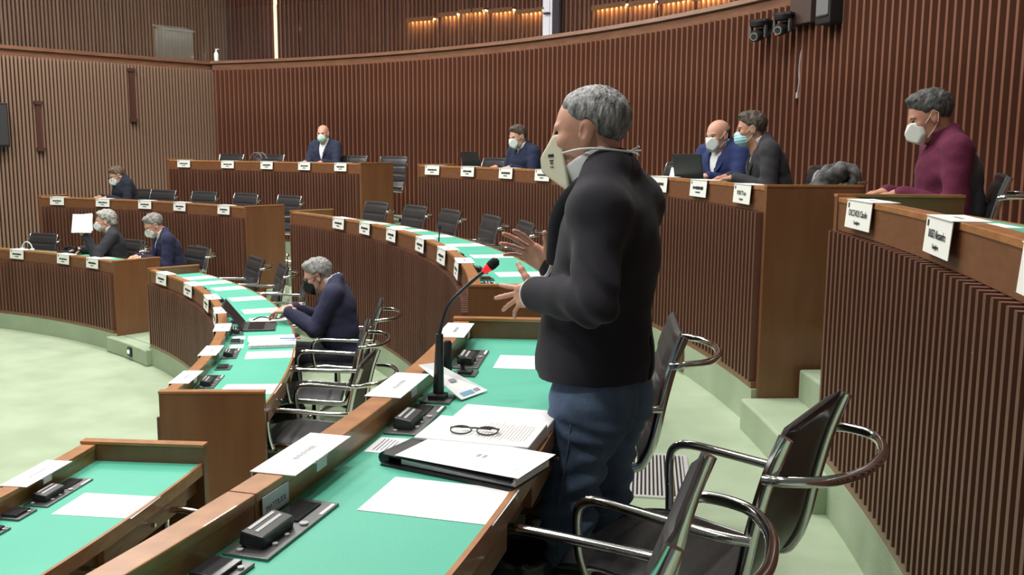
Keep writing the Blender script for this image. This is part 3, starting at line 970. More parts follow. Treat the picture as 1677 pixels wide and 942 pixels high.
def mask_shape(kind, h=0.005, kind2=False):
    if kind == 'ffp2':
        P0 = [ell((0.070, 0, -0.055), (0.09, 0.09, 0.10), 0.02)]
        def post(F, X):
            x, y, z = X[..., 0], np.abs(X[..., 1]), X[..., 2]
            pl = [(x + 1.02 * y - 0.136) / 1.43, (y + 0.8 * np.abs(z + 0.045) - 0.082) / 1.28, (z - 0.004 + 1.05 * (x - 0.100)) / 1.45, (-z - 0.082 + 0.80 * (x - 0.124)) / 1.28, (0.050 + 0.35 * np.maximum(0, np.abs(z + 0.055) - 0.02) - x), y - 0.064, z - 0.004]
            if kind2:
                pl = [(x + 1.35 * y - 0.142) / 1.68, (z + 0.008 + 1.10 * (x - 0.100)) / 1.49, (-z - 0.108 + 0.70 * (x - 0.122)) / 1.22, (0.062 + 0.12 * (z + 0.06) - x), y - 0.064, z - 0.002]
            G = pl[0]
            for p in pl[1:]:
                hh = np.clip(0.5 - 0.5 * (G - p) / 0.006, 0, 1)
                G = G + (p - G) * hh + 0.006 * hh * (1 - hh)
            return G
        return shape(P0, h, post=post)
    P0 = [ell((0.060, 0, -0.060), (0.060, 0.063, 0.060), 0.02), cap((0.108, 0, -0.025), (0.108, 0, -0.07), 0.014, 0.014, 0.03)]
    cutx = 0.034
    def post(F, X):
        x, y, z = X[..., 0], X[..., 1], X[..., 2]
        F = F + 0.0016 * np.sin(z * 300)
        F = np.maximum(F, cutx + 0.25 * np.maximum(0, np.abs(z + 0.06) - 0.02) - x)
        F = np.maximum(F, z + 0.004 - 0.5 * np.maximum(0, x - 0.09))
        return F
    return shape(P0, h, post=post)
MASKS = {k_: mask_shape(k_) for k_ in ('ffp2', 'surgical')}

# --- hands (right hand, palm down: wrist at origin, fingers +X, thumb +Y, back of the hand +Z)
def hand_shape(curl, spread, thumb, h=0.0034):
    pr = [ell((0.045, 0.0, 0.0), (0.050, 0.040, 0.014), 0.015), cap((-0.05, 0, 0), (0.015, 0, 0), 0.027, 0.026, 0.02), cap((0.02, 0.022, -0.002), (0.07, 0.026, 0), 0.014, 0.012, 0.012), cap((0.02, -0.022, -0.002), (0.068, -0.026, 0), 0.013, 0.011, 0.012)]
    base = [(0.083, 0.029), (0.088, 0.010), (0.084, -0.010), (0.076, -0.028)]
    ln = [(0.042, 0.026, 0.020), (0.046, 0.029, 0.021), (0.043, 0.027, 0.020), (0.034, 0.020, 0.018)]
    rr = [0.0088, 0.0090, 0.0084, 0.0074]
    for f in range(4):
        p = np.array([base[f][0], base[f][1], 0.0])
        yaw = rad(spread[f])
        pit = 0.0
        for sgm in range(3):
            pit += rad(curl[f] * (0.55, 0.9, 0.6)[sgm])
            d = np.array([math.cos(yaw) * math.cos(pit), math.sin(yaw) * math.cos(pit), -math.sin(pit)])
            q = p + d * ln[f][sgm]
            pr.append(cap(p, q, rr[f] * (1 - 0.08 * sgm), rr[f] * (0.94 - 0.08 * sgm), 0.004))
            p = q
    p = np.array([0.020, 0.024, -0.006])
    for sgm, L in enumerate((0.040, 0.032, 0.026)):
        yaw = rad(thumb[0] - 12 * sgm * thumb[2])
        pit = rad(thumb[1] + 6 * sgm)
        d = np.array([math.cos(yaw) * math.cos(pit), math.sin(yaw) * math.cos(pit), -math.sin(pit)])
        q = p + d * L
        pr.append(cap(p, q, 0.0135 - 0.0018 * sgm, 0.0118 - 0.0018 * sgm, 0.008))
        p = q
    return shape(pr, h)
HANDS = {'relaxed': hand_shape((28, 30, 34, 38), (6, 1, -4, -9), (48, 18, 1)),
         'type': hand_shape((38, 40, 40, 36), (9, 2, -5, -12), (38, 25, 1)),
         'grip': hand_shape((52, 55, 58, 60), (4, 0, -4, -8), (26, 34, 1)),
         'fan': hand_shape((10, 4, 12, 22), (12, -4, -20, -40), (62, -6, 0.3), 0.0028),
         'open': hand_shape((20, 14, 16, 22), (14, 2, -8, -18), (58, 4, 0.5))}

def ik(S, Wp, l1, l2, hint):
    S, Wp = np.array(S, float), np.array(Wp, float)
    d = Wp - S
    L = np.linalg.norm(d)
    L2 = min(L, (l1 + l2) * 0.995)
    Wp = S + d / L * L2
    a = (l1 ** 2 - l2 ** 2 + L2 ** 2) / (2 * L2)
    hgt = math.sqrt(max(l1 ** 2 - a ** 2, 0))
    u = d / L
    hv = np.array(hint, float)
    hv = hv - u * (hv @ u)
    hv /= np.linalg.norm(hv)
    return S + u * a + hv * hgt, Wp

def hand_frame(fwd, up, right):
    f = np.array(fwd, float)
    f /= np.linalg.norm(f)
    u = np.array(up, float)
    u = u - f * (u @ f)
    u /= np.linalg.norm(u)
    t = np.cross(u, f)
    return np.stack([f, t, u], 1)

def glasses(parent, Mh, th):
    q = MB()
    for s in (-1, 1):
        loop = [(0.108, s * 0.033 + 0.027 * math.cos(a), 0.002 + 0.018 * math.sin(a)) for a in np.linspace(0, 2 * math.pi, 16, endpoint=False)]
        q.tube(loop, 0.0022, 6, closed=True)
        q.tube([(0.106, s * 0.060, 0.008), (0.06, s * 0.079, 0.010), (-0.004, s * 0.086, 0.012), (-0.03, s * 0.084, -0.006)], 0.0022, 6)
    q.tube([(0.108, -0.008, 0.006), (0.111, 0, 0.009), (0.108, 0.008, 0.006)], 0.0022, 6)
    q.v = [tuple(np.array(v) @ Mh.T + th) for v in q.v]
    return part('glasses', q, M_BLACK, parent, smooth=True, label='dark-rimmed glasses')

def ear_loops(parent, Mh, th, m):
    for s in (-1, 1):
        q = MB()
        q.tube([(0.052, s * 0.058, -0.030), (0.02, s * 0.074, -0.002), (-0.006, s * 0.084, 0.028), (-0.028, s * 0.084, 0.010)], 0.0018, 5)
        q.tube([(0.048, s * 0.055, -0.088), (0.015, s * 0.072, -0.060), (-0.014, s * 0.083, -0.030), (-0.028, s * 0.084, 0.010)], 0.0018, 5)
        q.v = [tuple(np.array(v) @ Mh.T + th) for v in q.v]
        part('mask_loop', q, m, parent, smooth=True)

M_TROU = mat('trousers_dark', (0.022, 0.024, 0.034), 0.85, bump=0.15, bscale=60)
M_SHOE = mat('black_shoe', (0.012, 0.011, 0.011), 0.3)
def cloth(name, c, b=0.14):
    return mat(name, c, 0.85, col2=tuple(min(1, x * 1.25) for x in c), scale=5, bump=b, bscale=45, sheen=0.03, spec=0.25)

def seated(label, r, th, k, face, lean=8, side=0, head=(0, 0, 0), hpos=(0.045, 0, 0.655), L=None, Rr=None, top=('jacket', (0.02, 0.025, 0.05)),
           hair=('full', (0.05, 0.04, 0.035)), mask=('ffp2', None), specs=False, tie=None, skin=None, drop=0.0, collar=True, xy=None):
    """a seated figure; local frame: +X forward, +Y left, origin on the floor below the hips"""
    e = empty('person', P(r, th, FL[k]) if xy is None else (xy[0], xy[1], FL[k]), rad(face))
    skin = skin or M_SKIN
    pel = np.array([0.0, 0.0, 0.545 - drop])
    MR = rotm(side, lean, 0)
    UH = lambda x, y, z: pel + MR @ np.array([x, y, z], float)
    U = lambda x, y, z: pel + MR @ np.array([x, y, z * 1.13], float)
    L = L or dict(w=(0.38, 0.13, 0.79), f=(1, -0.3, -0.1), u=(0, 0, 1), h='relaxed')
    Rr = Rr or dict(w=(0.38, -0.13, 0.79), f=(1, 0.3, -0.1), u=(0, 0, 1), h='relaxed')
    arms = []
    hands = []
    core = []
    for s, a in ((1, L), (-1, Rr)):
        S = U(-0.005, s * 0.192, 0.420)
        el, wr = ik(S, a['w'], 0.285, 0.265, a.get('hint', (-0.4, s * 0.4, -1)))
        f = np.array(a['f'], float)
        arms += [cap(S, el, 0.070, 0.058, 0.03), cap(el, wr - (wr - el) * 0.06, 0.062, 0.046, 0.02)]
        core += [cap(S, el, 0.04, 0.035), cap(el, wr, 0.033, 0.024)]
        hands.append(xform(HANDS[a['h']], hand_frame(f, a['u'], s < 0), wr, mirror=(s > 0)))
        a['_w'], a['_e'] = wr, el
    torso = [ell(pel + np.array([0, 0, 0.0]), (0.135, 0.175, 0.12), 0.04), ell(U(0.015, 0, 0.16), (0.155, 0.198, 0.18), 0.05, MR), ell(U(0.0, 0, 0.31), (0.148, 0.203, 0.19), 0.05, MR),
             cap(U(-0.012, -0.172, 0.422), U(-0.012, 0.172, 0.422), 0.064, 0.064, 0.05), cap(U(-0.025, -0.045, 0.492), U(-0.012, -0.15, 0.445), 0.045, 0.05, 0.05), cap(U(-0.025, 0.045, 0.492), U(-0.012, 0.15, 0.445), 0.045, 0.05, 0.05), cap(U(-0.045, -0.03, 0.495), U(-0.045, 0.03, 0.495), 0.036, 0.036, 0.04)]
    Mi = MR.T
    kind, colr = top
    def post(F, X):
        F = F + 0.0055 * wob(X * np.array([1, 1, 1.6]), 34, 11) + 0.003 * wob(X, 75, 5)
        q = (X - pel) @ MR
        x, y, z = q[..., 0], q[..., 1], q[..., 2] / 1.13
        if kind == 'jacket':
            F = np.maximum(F, -np.maximum((np.abs(y) - 0.27 * (z - 0.23)) * 0.95, 0.035 - x))
        elif kind == 'sweater':
            F = np.maximum(F, -np.maximum((np.abs(y) - 0.45 * (z - 0.40)) * 0.9, 0.03 - x))
        nk = np.hypot(x - 0.005 - 0.15 * (z - 0.46), y) - 0.064
        F = np.maximum(F, -np.maximum(nk, 0.42 - z))
        return F
    cm = cloth('cloth_' + '_'.join('%03d' % int(c * 1000) for c in colr), colr)
    np_obj('jacket' if kind == 'jacket' else 'sweater', shape(torso + arms, 0.0105, post=post), cm, e)
    if kind == 'jacket':
        for s in (-1, 1):
            q = MB()
            pts = [(0.125, 0.010, 0.24), (0.138, 0.036, 0.30), (0.118, 0.082, 0.36), (0.03, 0.085, 0.45), (-0.055, 0.045, 0.50)]
            pts = smooth_path([Vector(U(x, s * y, z)) for x, y, z in pts], 4)
            q.tube(pts, 0.017, 6, flat=(0.55, 1.25))
            part('lapel', q, cm, e, smooth=True)
    # shirt with a stand-up collar
    shirt = [ell(U(0.012, 0, 0.30), (0.118, 0.155, 0.175), 0.04, MR), ell(U(0.010, 0, 0.17), (0.122, 0.150, 0.17), 0.04, MR), cap(U(-0.01, -0.09, 0.43), U(-0.01, 0.09, 0.43), 0.050, 0.050, 0.05)]
    if collar:
        shirt.append(ring(U(0.004, 0, 0.492), 0.066, 0.006, 0.032, MR @ rotm(0, 14, 0), 0.006))
    np_obj('shirt', shape(shirt, 0.008, box=None), M_SHIRT if kind != 'highneck' else cm, e)
    if tie:
        q = MB().tube([U(0.088, 0, 0.43), U(0.122, 0, 0.36), U(0.135, 0, 0.25), U(0.138, 0, 0.15)], [0.014, 0.020, 0.026, 0.028], 6, flat=(1, 0.3))
        part('tie', q, mat('tie_pink', tie, 0.5), e, smooth=True)
    # head, hands and the hidden core as one skin mesh
    hp = UH(*hpos)
    Mh = rotm(head[2], head[1], head[0])
    core += [cap(pel, U(0, 0, 0.30), 0.09, 0.09), cap(U(0, 0, 0.3), U(-0.01, 0, 0.47), 0.09, 0.05), cap(U(0, -0.16, 0.42), U(0, 0.16, 0.42), 0.04, 0.04), cap(U(-0.015, 0, 0.43), hp + Mh @ np.array([-0.02, 0, -0.08]), 0.050, 0.052, 0.02)]
    body = joinVF(xform(HEAD_LO, Mh, hp), hands[0], hands[1], shape(core, 0.013))
    np_obj('body', body, skin, e)
    put_eyes(e, Mh, hp)
    if hair:
        hm = mat('hair_%03d_%03d' % (int(hair[1][0] * 1000), int(hair[1][2] * 1000)), hair[1], 0.6, col2=tuple(min(1, c * 1.9 + 0.01) for c in hair[1]), scale=60, stretch=(1, 1, 0.4), bump=0.5, bscale=130)
        np_obj('hair', xform(hair_shape(hair[0], seed=int(th) + 3), Mh, hp), hm, e)
        for s in (-1, 1):
            q = MB()
            q.tube([(0.089, s * 0.014, 0.021), (0.0885, s * 0.032, 0.027), (0.072, s * 0.052, 0.022)], 0.0035, 6)
            q.v = [tuple(np.array(v) @ Mh.T + hp) for v in q.v]
            part('eyebrow', q, hm, e, smooth=True)
    if mask:
        mm = mask[1] or M_MASKW
        np_obj('face_mask', xform(MASKS[mask[0]], Mh, hp), mm, e)
        ear_loops(e, Mh, hp, mm if mm is M_MASKK else M_MASKW)
    if specs:
        glasses(e, Mh, hp)
    for s, a in ((1, L), (-1, Rr)):
        if kind == 'jacket':
            w, el = a['_w'], a['_e']
            d = (w - el) / np.linalg.norm(w - el)
            part('cuff', MB().tube([w - d * 0.04, w + d * 0.006], [0.037, 0.036], 12), M_SHIRT, e, smooth=True)
    # trousers and shoes
    tr = [ell(pel + np.array([0.0, 0, -0.02]), (0.13, 0.17, 0.10), 0.03)]
    for s in (-1, 1):
        tr += [cap(pel + np.array([0.02, s * 0.085, -0.03]), (0.40, s * 0.11, 0.50), 0.085, 0.066, 0.03), cap((0.40, s * 0.11, 0.50), (0.37, s * 0.11, 0.09), 0.062, 0.05, 0.02)]
    np_obj('trousers', shape(tr, 0.016), M_TROU, e)
    for s in (-1, 1):
        np_obj('shoe', shape([ell((0.44, s * 0.11, 0.042), (0.135, 0.046, 0.042), 0.02), cap((0.37, s * 0.11, 0.06), (0.37, s * 0.11, 0.12), 0.045, 0.045, 0.02)], 0.012), M_SHOE, e)
    tag(e, label, 'person')
    return e
# ------------------------------------------------------------------ seated members, each on a chair of the same kind
def member(label, xy, k, face, clabel, cface=None, cd=0.055, **kw):
    p = seated(label, 0, 0, k, face, xy=xy, **kw)
    f = (math.cos(rad(face)), math.sin(rad(face)))
    chair(0, 0, k, face if cface is None else cface, clabel, xy=(xy[0] + cd * f[0], xy[1] + cd * f[1]))
    return p
def arm(x, y, z, h='relaxed', f=None, u=(0, 0, 1), hint=None):
    s = 1 if y > 0 else -1
    d = dict(w=(x, y, z), f=f or (1, -0.35 * s, -0.08), u=u, h=h)
    if hint:
        d['hint'] = hint
    return d
GREYH, DARKH, SALT = (0.36, 0.35, 0.33), (0.055, 0.038, 0.028), (0.13, 0.125, 0.12)
NAVY = (0.016, 0.020, 0.045)
member('grey-haired man in a charcoal suit and pink tie holding papers up to read', (4.555, 6.931), 1, 203, 'black ribbed chair under the grey-haired man holding up papers',
       lean=6, drop=0.056, head=(-2, 6, 0), hair=('wavy', (0.24, 0.235, 0.22)), top=('jacket', (0.028, 0.028, 0.034)), tie=(0.55, 0.12, 0.15),
       L=arm(0.33, 0.21, 0.99, 'grip', (0.55, -0.1, 0.85), (-0.3, 0.9, 0.2), (0.1, 0.3, -1)), Rr=arm(0.40, -0.12, 0.80))
member('grey-haired man with glasses and a navy jacket bent over writing', (5.495, 6.335), 1, 214, 'black ribbed chair under the man writing at the left bench',
       lean=18, drop=0.01, head=(0, 28, 0), hair=('full', (0.15, 0.145, 0.135)), top=('jacket', (0.020, 0.022, 0.055)), specs=True,
       L=arm(0.40, 0.10, 0.80), Rr=arm(0.42, -0.06, 0.80, 'grip'))
member('man in a dark sweater and glasses sitting high at the left wall', (3.889, 9.108), 2, 222, 'black ribbed chair under the man in the dark sweater by the left wall',
       cface=244, cd=0.03, lean=14, drop=0.03, hpos=(0.05, 0, 0.60), head=(0, 24, 0), hair=('full', (0.075, 0.045, 0.03)), top=('sweater', (0.014, 0.017, 0.028)), specs=True, skin=M_SKIN2)
member('bald man in a navy jacket with a pale green mask facing the camera', (6.608, 9.42), 3, 252, 'black ribbed chair under the bald man in the navy jacket',
       lean=4, drop=0.003, head=(8, 4, 0), hair=None, top=('jacket', (0.024, 0.028, 0.055)), mask=('surgical', M_MASKG))
member('dark-haired man in a navy sweater and white mask at the top row', (9.492, 6.456), 3, 218, 'black ribbed chair under the man in the navy sweater, top row middle',
       lean=12, drop=0.05, head=(-4, 16, 0), hair=('full', DARKH), top=('sweater', (0.018, 0.024, 0.055)))
member('bald man in a blue suit with a white mask behind a laptop', (11.014, 3.328), 3, 218, 'black ribbed chair under the bald man in the blue suit',
       lean=6, drop=0.05, hpos=(0.05, 0, 0.62), head=(-8, 12, 0), hair=('fringe', (0.07, 0.055, 0.045)), top=('jacket', (0.022, 0.032, 0.105)), mask=('ffp2', None))
member('man in a dark grey suit with a light blue mask leaning forward', (11.297, 2.725), 3, 178, 'black ribbed chair under the man in the dark grey suit',
       lean=18, drop=0.01, side=0, head=(-8, 8, 0), hair=('full', (0.05, 0.036, 0.027)), top=('jacket', (0.036, 0.034, 0.040)), mask=('surgical', M_MASKB), skin=M_SKIN2)
bur = member('man in a burgundy sweater looking down at the right of the top row', (11.528, 0.375), 3, 172, 'black ribbed chair under the man in the burgundy sweater',
       cface=158, cd=0.17, lean=12, drop=0.019, head=(-4, 22, 0), hair=('full', (0.045, 0.044, 0.045)), top=('highneck', (0.105, 0.014, 0.042)), skin=M_SKIN2,
       L=arm(0.34, 0.15, 0.78), Rr=arm(0.34, -0.10, 0.78))
member('grey-haired man in a navy suit with glasses and a black mask typing', (8.045, 2.60), 1, 186, 'black ribbed chair under the man typing on a laptop',
       lean=8, drop=0.05, hpos=(0.10, 0, 0.60), head=(3, 22, 0), hair=('full', (0.18, 0.175, 0.17)), top=('jacket', (0.030, 0.031, 0.066)), mask=('ffp2', M_MASKK), specs=True,
       L=arm(0.40, 0.09, 0.83, 'type'), Rr=arm(0.38, -0.10, 0.83, 'type'))
# grey back panel of the burgundy sweater
pel_ = np.array([0, 0, 0.545 - 0.019])
MRb = rotm(0, 12, 0)
Ub = lambda x, y, z: pel_ + MRb @ np.array([x, y, z * 1.13], float)
def postb(F, X):
    F = F + 0.0055 * wob(X * np.array([1, 1, 1.6]), 34, 11) + 0.003 * wob(X, 75, 5) - 0.006
    q = (X - pel_) @ MRb
    F = np.maximum(F, q[..., 0] - 0.010 + 0.10 * (q[..., 2] - 0.2))
    return np.maximum(F, q[..., 2] - 0.46)
np_obj('back_panel', shape([ell(pel_, (0.135, 0.175, 0.12), 0.04), ell(Ub(0.015, 0, 0.16), (0.155, 0.198, 0.18), 0.05, MRb), ell(Ub(0.0, 0, 0.31), (0.148, 0.203, 0.19), 0.05, MRb),
       cap(Ub(-0.012, -0.172, 0.422), Ub(-0.012, 0.172, 0.422), 0.064, 0.064, 0.05)], 0.0105, post=postb), cloth('cloth_grey_panel', (0.10, 0.095, 0.11)), bur, 'grey back panel')
np_obj('collar', shape([ring(Ub(0.004, 0, 0.482), 0.068, 0.009, 0.045, MRb @ rotm(0, 10, 0), 0.006)], 0.006), cloth('cloth_105_014_042', (0.105, 0.014, 0.042)), bur)

# ------------------------------------------------------------------ the standing speaker
FACE = 150
man = empty('person', (9.545, -1.715, FL[2]), rad(FACE))
M_SUIT = mat('suit_charcoal', (0.025, 0.0235, 0.031), 0.85, col2=(0.030, 0.028, 0.038), scale=4, bump=0.10, bscale=220, sheen=0.06, spec=0.2)
M_DENIM = mat('denim', (0.060, 0.096, 0.170), 0.85, col2=(0.15, 0.225, 0.36), scale=7, stretch=(1, 1, 0.5), bump=0.2, bscale=150, contrast=(0.38, 0.72))
S_L, S_R = np.array([-0.062, 0.155, 1.322]), np.array([-0.030, -0.165, 1.330])
E_L, W_L = ik(S_L, (0.132, 0.148, 1.095), 0.240, 0.255, (-1, 0.55, -0.2))
E_R, W_R = ik(S_R, (0.195, -0.055, 1.150), 0.265, 0.255, (-0.4, -0.8, -0.8))
jk = [ell((-0.025, 0, 1.205), (0.135, 0.178, 0.185), 0.06), ell((0.010, 0, 1.01), (0.145, 0.178, 0.22), 0.06), ell((0.012, 0, 0.885), (0.158, 0.192, 0.17), 0.06),
      cap((-0.035, -0.14, 1.330), (-0.050, 0.135, 1.325), 0.064, 0.064, 0.07), cap((-0.015, 0.045, 1.435), (-0.050, 0.135, 1.340), 0.048, 0.056, 0.08), cap((-0.015, -0.045, 1.435), (-0.040, -0.140, 1.345), 0.048, 0.056, 0.08), cap((-0.040, -0.03, 1.44), (-0.040, 0.03, 1.44), 0.04, 0.04, 0.04),
      cap(S_L, E_L, 0.066, 0.060, 0.045), cap(E_L, W_L - (W_L - E_L) * 0.09, 0.061, 0.050, 0.018), cap(S_R, E_R, 0.070, 0.058, 0.035), cap(E_R, W_R - (W_R - E_R) * 0.07, 0.058, 0.047, 0.018)]
def post_jacket(F, X):
    x, y, z = X[..., 0], X[..., 1], X[..., 2]
    F = F + 0.006 * wob(X * np.array([1, 1, 0.8]), 20, 21) + 0.0028 * wob(X, 48, 8)
    # bunched folds round the crook of each elbow
    for e_, w_, s_ in ((E_L, W_L, S_L), (E_R, W_R, S_R)):
        d = np.linalg.norm(X - e_, axis=-1)
        ax = (w_ - e_) / np.linalg.norm(w_ - e_) + (e_ - s_) / np.linalg.norm(e_ - s_)
        F = F + 0.0075 * np.exp(-(d / 0.13) ** 2) * np.sin((X - e_) @ ax * 75 + 2 * wob(X, 25, 3))
    hem = 0.852 + 0.015 * (x > 0.12) + 0.01 * np.sin(6 * y)
    F = np.maximum(F, hem - z)
    # hollow skirt so the jeans are seen to go up inside
    inner = np.sqrt(((x - 0.008) / 0.128) ** 2 + (y / 0.163) ** 2) - 1
    F = np.maximum(F, -np.maximum(inner * 0.14, z - 0.90))
    # open front and neck
    F = np.maximum(F, -np.maximum((np.abs(y) - 0.24 * (z - 1.20)) * 0.95, 0.05 - x))
    nk = np.hypot(x - 0.016 - 0.3 * (z - 1.4), y) - 0.067
    F = np.maximum(F, -np.maximum(nk, 1.36 - z))
    # centre vent at the back
    F = np.maximum(F, -np.maximum(np.maximum(np.abs(y + 0.02) - 0.006, z - 0.98), x + 0.06))
    return F
np_obj('jacket', shape(jk, 0.0072, post=post_jacket), M_SUIT, man, 'charcoal suit jacket')
for s in (-1, 1):
    pts = smooth_path([(0.145, s * 0.006, 1.16), (0.134, s * 0.022, 1.22), (0.112, s * 0.052, 1.29), (0.060, s * 0.090, 1.350), (-0.010, s * 0.082, 1.418), (-0.055, s * 0.040, 1.448), (-0.066, 0, 1.452)], 5)
    part('lapel', MB().tube(pts, [0.020 - 0.010 * max(0, i / (len(pts) - 1) - 0.5) for i in range(len(pts))], 8, flat=(0.5, 1.25)), M_SUIT, man, smooth=True)
np_obj('shirt', shape([ell((-0.022, 0, 1.21), (0.116, 0.152, 0.170), 0.05), ell((0.0, 0, 1.02), (0.125, 0.150, 0.19), 0.05), cap((0.0, -0.09, 1.35), (0.0, 0.09, 1.35), 0.05, 0.05, 0.04),
                       ring((0.026, 0, 1.436), 0.071, 0.0065, 0.034, rotm(0, 30, 0), 0.006)], 0.006), M_SHIRT, man, 'white shirt with stand-up collar')
# head, neck, hands, core
HPM = np.array([0.044, 0, 1.532])
MHM = rotm(0, 6, 14)
hl = xform(HANDS['fan'], hand_frame((0.97, -0.17, -0.20), (0.15, 0.97, 0.12), False) * 0.83, W_L - (W_L - E_L) * 0.04, mirror=True)
hr = xform(HANDS['open'], hand_frame((0.66, 0.42, 0.55), (0.05, -1, 0.2), True) * 0.9, W_R)
core = [cap((0, 0, 0.85), (0, 0, 1.2), 0.10, 0.10), cap((0, 0, 1.2), (0.005, 0, 1.36), 0.10, 0.05), cap(S_L, S_R, 0.04, 0.04), cap(S_L, E_L, 0.042, 0.036), cap(E_L, W_L, 0.034, 0.026), cap(S_R, E_R, 0.042, 0.036), cap(E_R, W_R, 0.034, 0.026),
        cap((0.005, 0, 1.34), HPM + MHM @ np.array([-0.02, 0, -0.08]), 0.060, 0.060, 0.02)]
np_obj('body', joinVF(xform(HEAD_HI, MHM, HPM), hl, hr, shape(core, 0.012)), M_SKIN, man)
put_eyes(man, MHM, HPM)
M_HAIRM = mat('hair_salt_pepper', (0.10, 0.098, 0.10), 0.55, col2=(0.42, 0.42, 0.43), scale=70, stretch=(1.0, 1.0, 0.35), bump=0.6, bscale=160, contrast=(0.36, 0.66))
np_obj('hair', xform(hair_shape('recede', 0.0032, 4), MHM, HPM), M_HAIRM, man, 'short salt and pepper hair')
np_obj('face_mask', xform(mask_shape('ffp2', 0.0033, True), MHM * 1.03, HPM), M_MASKC, man, 'cream folded face mask with printed marks')
mk = MB()
sp = [(0.066, 0.056, -0.050), (0.02, 0.080, -0.045), (-0.02, 0.088, -0.046), (-0.06, 0.078, -0.052), (-0.095, 0.045, -0.060), (-0.112, 0.0, -0.064), (-0.095, -0.045, -0.060), (-0.06, -0.078, -0.052), (-0.02, -0.088, -0.046), (0.02, -0.080, -0.045), (0.066, -0.056, -0.050)]
mk.tube(smooth_path(sp, 4), 0.0035, 6)
for dx, dz in ((-0.022, 0.010), (-0.028, -0.002), (-0.020, -0.014)):
    mk.tube([(-0.110, 0.006, -0.063), (-0.118 + dx * 0.5, 0.012, -0.062 + dz * 0.6), (-0.114 + dx, 0.018, -0.062 + dz)], 0.0035, 6)
mk.v = [tuple(np.array(v) @ MHM.T + HPM) for v in mk.v]
part('mask_strap', mk, M_MASKW, man, smooth=True, label='white strap knotted behind the head')
pr = MB()
for i, (dz, wd, hh) in enumerate(((-0.052, 0.024, 0.008), (-0.065, 0.022, 0.003), (-0.072, 0.015, 0.003), (-0.082, 0.018, 0.002))):
    n = 3 if i == 0 else 1
    for j in range(n):
        u0 = -wd / 2 + (j + 0.5) * wd / n
        # lie on the left facet of the folded mask
        xx, yy = 0.103 + u0 * 0.8036, (0.1438 - 0.103) / 1.35 - u0 * 0.595
        pr.box((xx, yy, dz), (wd / n * 0.7, 0.0016, hh), Matrix.Rotation(math.atan2(-0.595, 0.8036), 3, 'Z'))
pr.v = [tuple(np.array(v) @ (MHM * 1.03).T + HPM) for v in pr.v]
part('mask_print', pr, M_INK, man)
for w_, e_ in ((W_L, E_L), (W_R, E_R)):
    d = (w_ - e_) / np.linalg.norm(w_ - e_)
    part('cuff', MB().tube([w_ - d * 0.05, w_ + d * 0.010], [0.044, 0.042], 16), M_SHIRT, man, smooth=True)
# jeans
K_L, K_R = np.array([0.045, 0.100, 0.475]), np.array([0.02, -0.095, 0.475])
A_L, A_R = np.array([-0.02, 0.115, 0.09]), np.array([-0.04, -0.11, 0.09])
jn = [ell((-0.005, 0, 0.83), (0.120, 0.160, 0.12), 0.05), ell((-0.03, 0.07, 0.78), (0.105, 0.09, 0.12), 0.04), ell((-0.03, -0.07, 0.78), (0.105, 0.09, 0.12), 0.04),
      cap((0.0, 0.085, 0.78), K_L, 0.100, 0.076, 0.04), cap((0.0, -0.085, 0.78), K_R, 0.100, 0.076, 0.04), cap(K_L, A_L, 0.074, 0.062, 0.03), cap(K_R, A_R, 0.074, 0.062, 0.03)]
def post_jeans(F, X):
    z = X[..., 2]
    F = F + 0.004 * wob(X, 30, 14)
    for kk in (K_L, K_R):
        d = np.linalg.norm((X - kk) * np.array([1, 1, 0.8]), axis=-1)
        F = F + 0.009 * np.exp(-(d / 0.17) ** 2) * np.sin(z * 95 + 22 * X[..., 0] + 2.2 * wob(X, 26, 6))
    return F + 0.004 * np.exp(-((z - 0.72) / 0.06) ** 2) * np.sin(z * 120 - 40 * X[..., 0])
np_obj('jeans', shape(jn, 0.0085, post=post_jeans), M_DENIM, man, 'faded blue jeans')
q = MB().tube(smooth_path([(-0.005, 0.178, 0.80), (0.0, 0.185, 0.70), (0.02, 0.181, 0.58), (0.035, 0.174, 0.47), (0.02, 0.176, 0.30)], 5), 0.0025, 5)
part('side_seam', q, mat('denim_stitch', (0.12, 0.15, 0.22), 0.9), man, smooth=True)
for A in (A_L, A_R):
    np_obj('shoe', shape([ell((A[0] + 0.06, A[1], 0.045), (0.145, 0.050, 0.044), 0.02), cap((A[0], A[1], 0.06), (A[0], A[1], 0.11), 0.050, 0.055, 0.02)], 0.010), M_SHOE, man)
tag(man, 'standing man in charcoal jacket and jeans speaking with hands raised, cream mask', 'person')
# ------------------------------------------------------------------ things on the speaker's desk
ZD2, ZD1, ZD3 = ZR[2] - 0.0698, ZR[1] - 0.0698, ZR[3] - 0.0698
def gooseneck(loc, path, label, head=True, base=(0.09, 0.10)):
    e = empty('gooseneck_microphone', loc)
    a = math.atan2(loc[1], loc[0])
    Mz = Matrix.Rotation(a, 3, 'Z')
    part('base_plate', MB().box((0, 0, 0.003), (base[0], base[1], 0.006), Mz), M_STEEL, e)
    part('socket', MB().box((0, 0, 0.012), (0.05, 0.05, 0.014), Mz), M_BLACK, e)
    part('stem', MB().tube([path[0], path[1]], [0.017, 0.0115], 12), M_BLACK, e, smooth=True)
    part('gooseneck', MB().tube(smooth_path(path[1:], 6), 0.0055, 8), M_BLACK, e, smooth=True)
    d = (Vector(path[-1]) - Vector(path[-2])).normalized()
    p = Vector(path[-1])
    part('light_ring', MB().tube([p, p + d * 0.024], [0.0085, 0.014], 12), M_RED, e, smooth=True, label='glowing red ring')
    part('windscreen', MB().tube([p + d * 0.024, p + d * 0.034, p + d * 0.05, p + d * 0.058], [0.014, 0.0155, 0.0145, 0.006], 12), M_FOAM, e, smooth=True)
    tag(e, label, 'microphone')
    return e
mb0 = P(9.209, -9.72, ZD2)
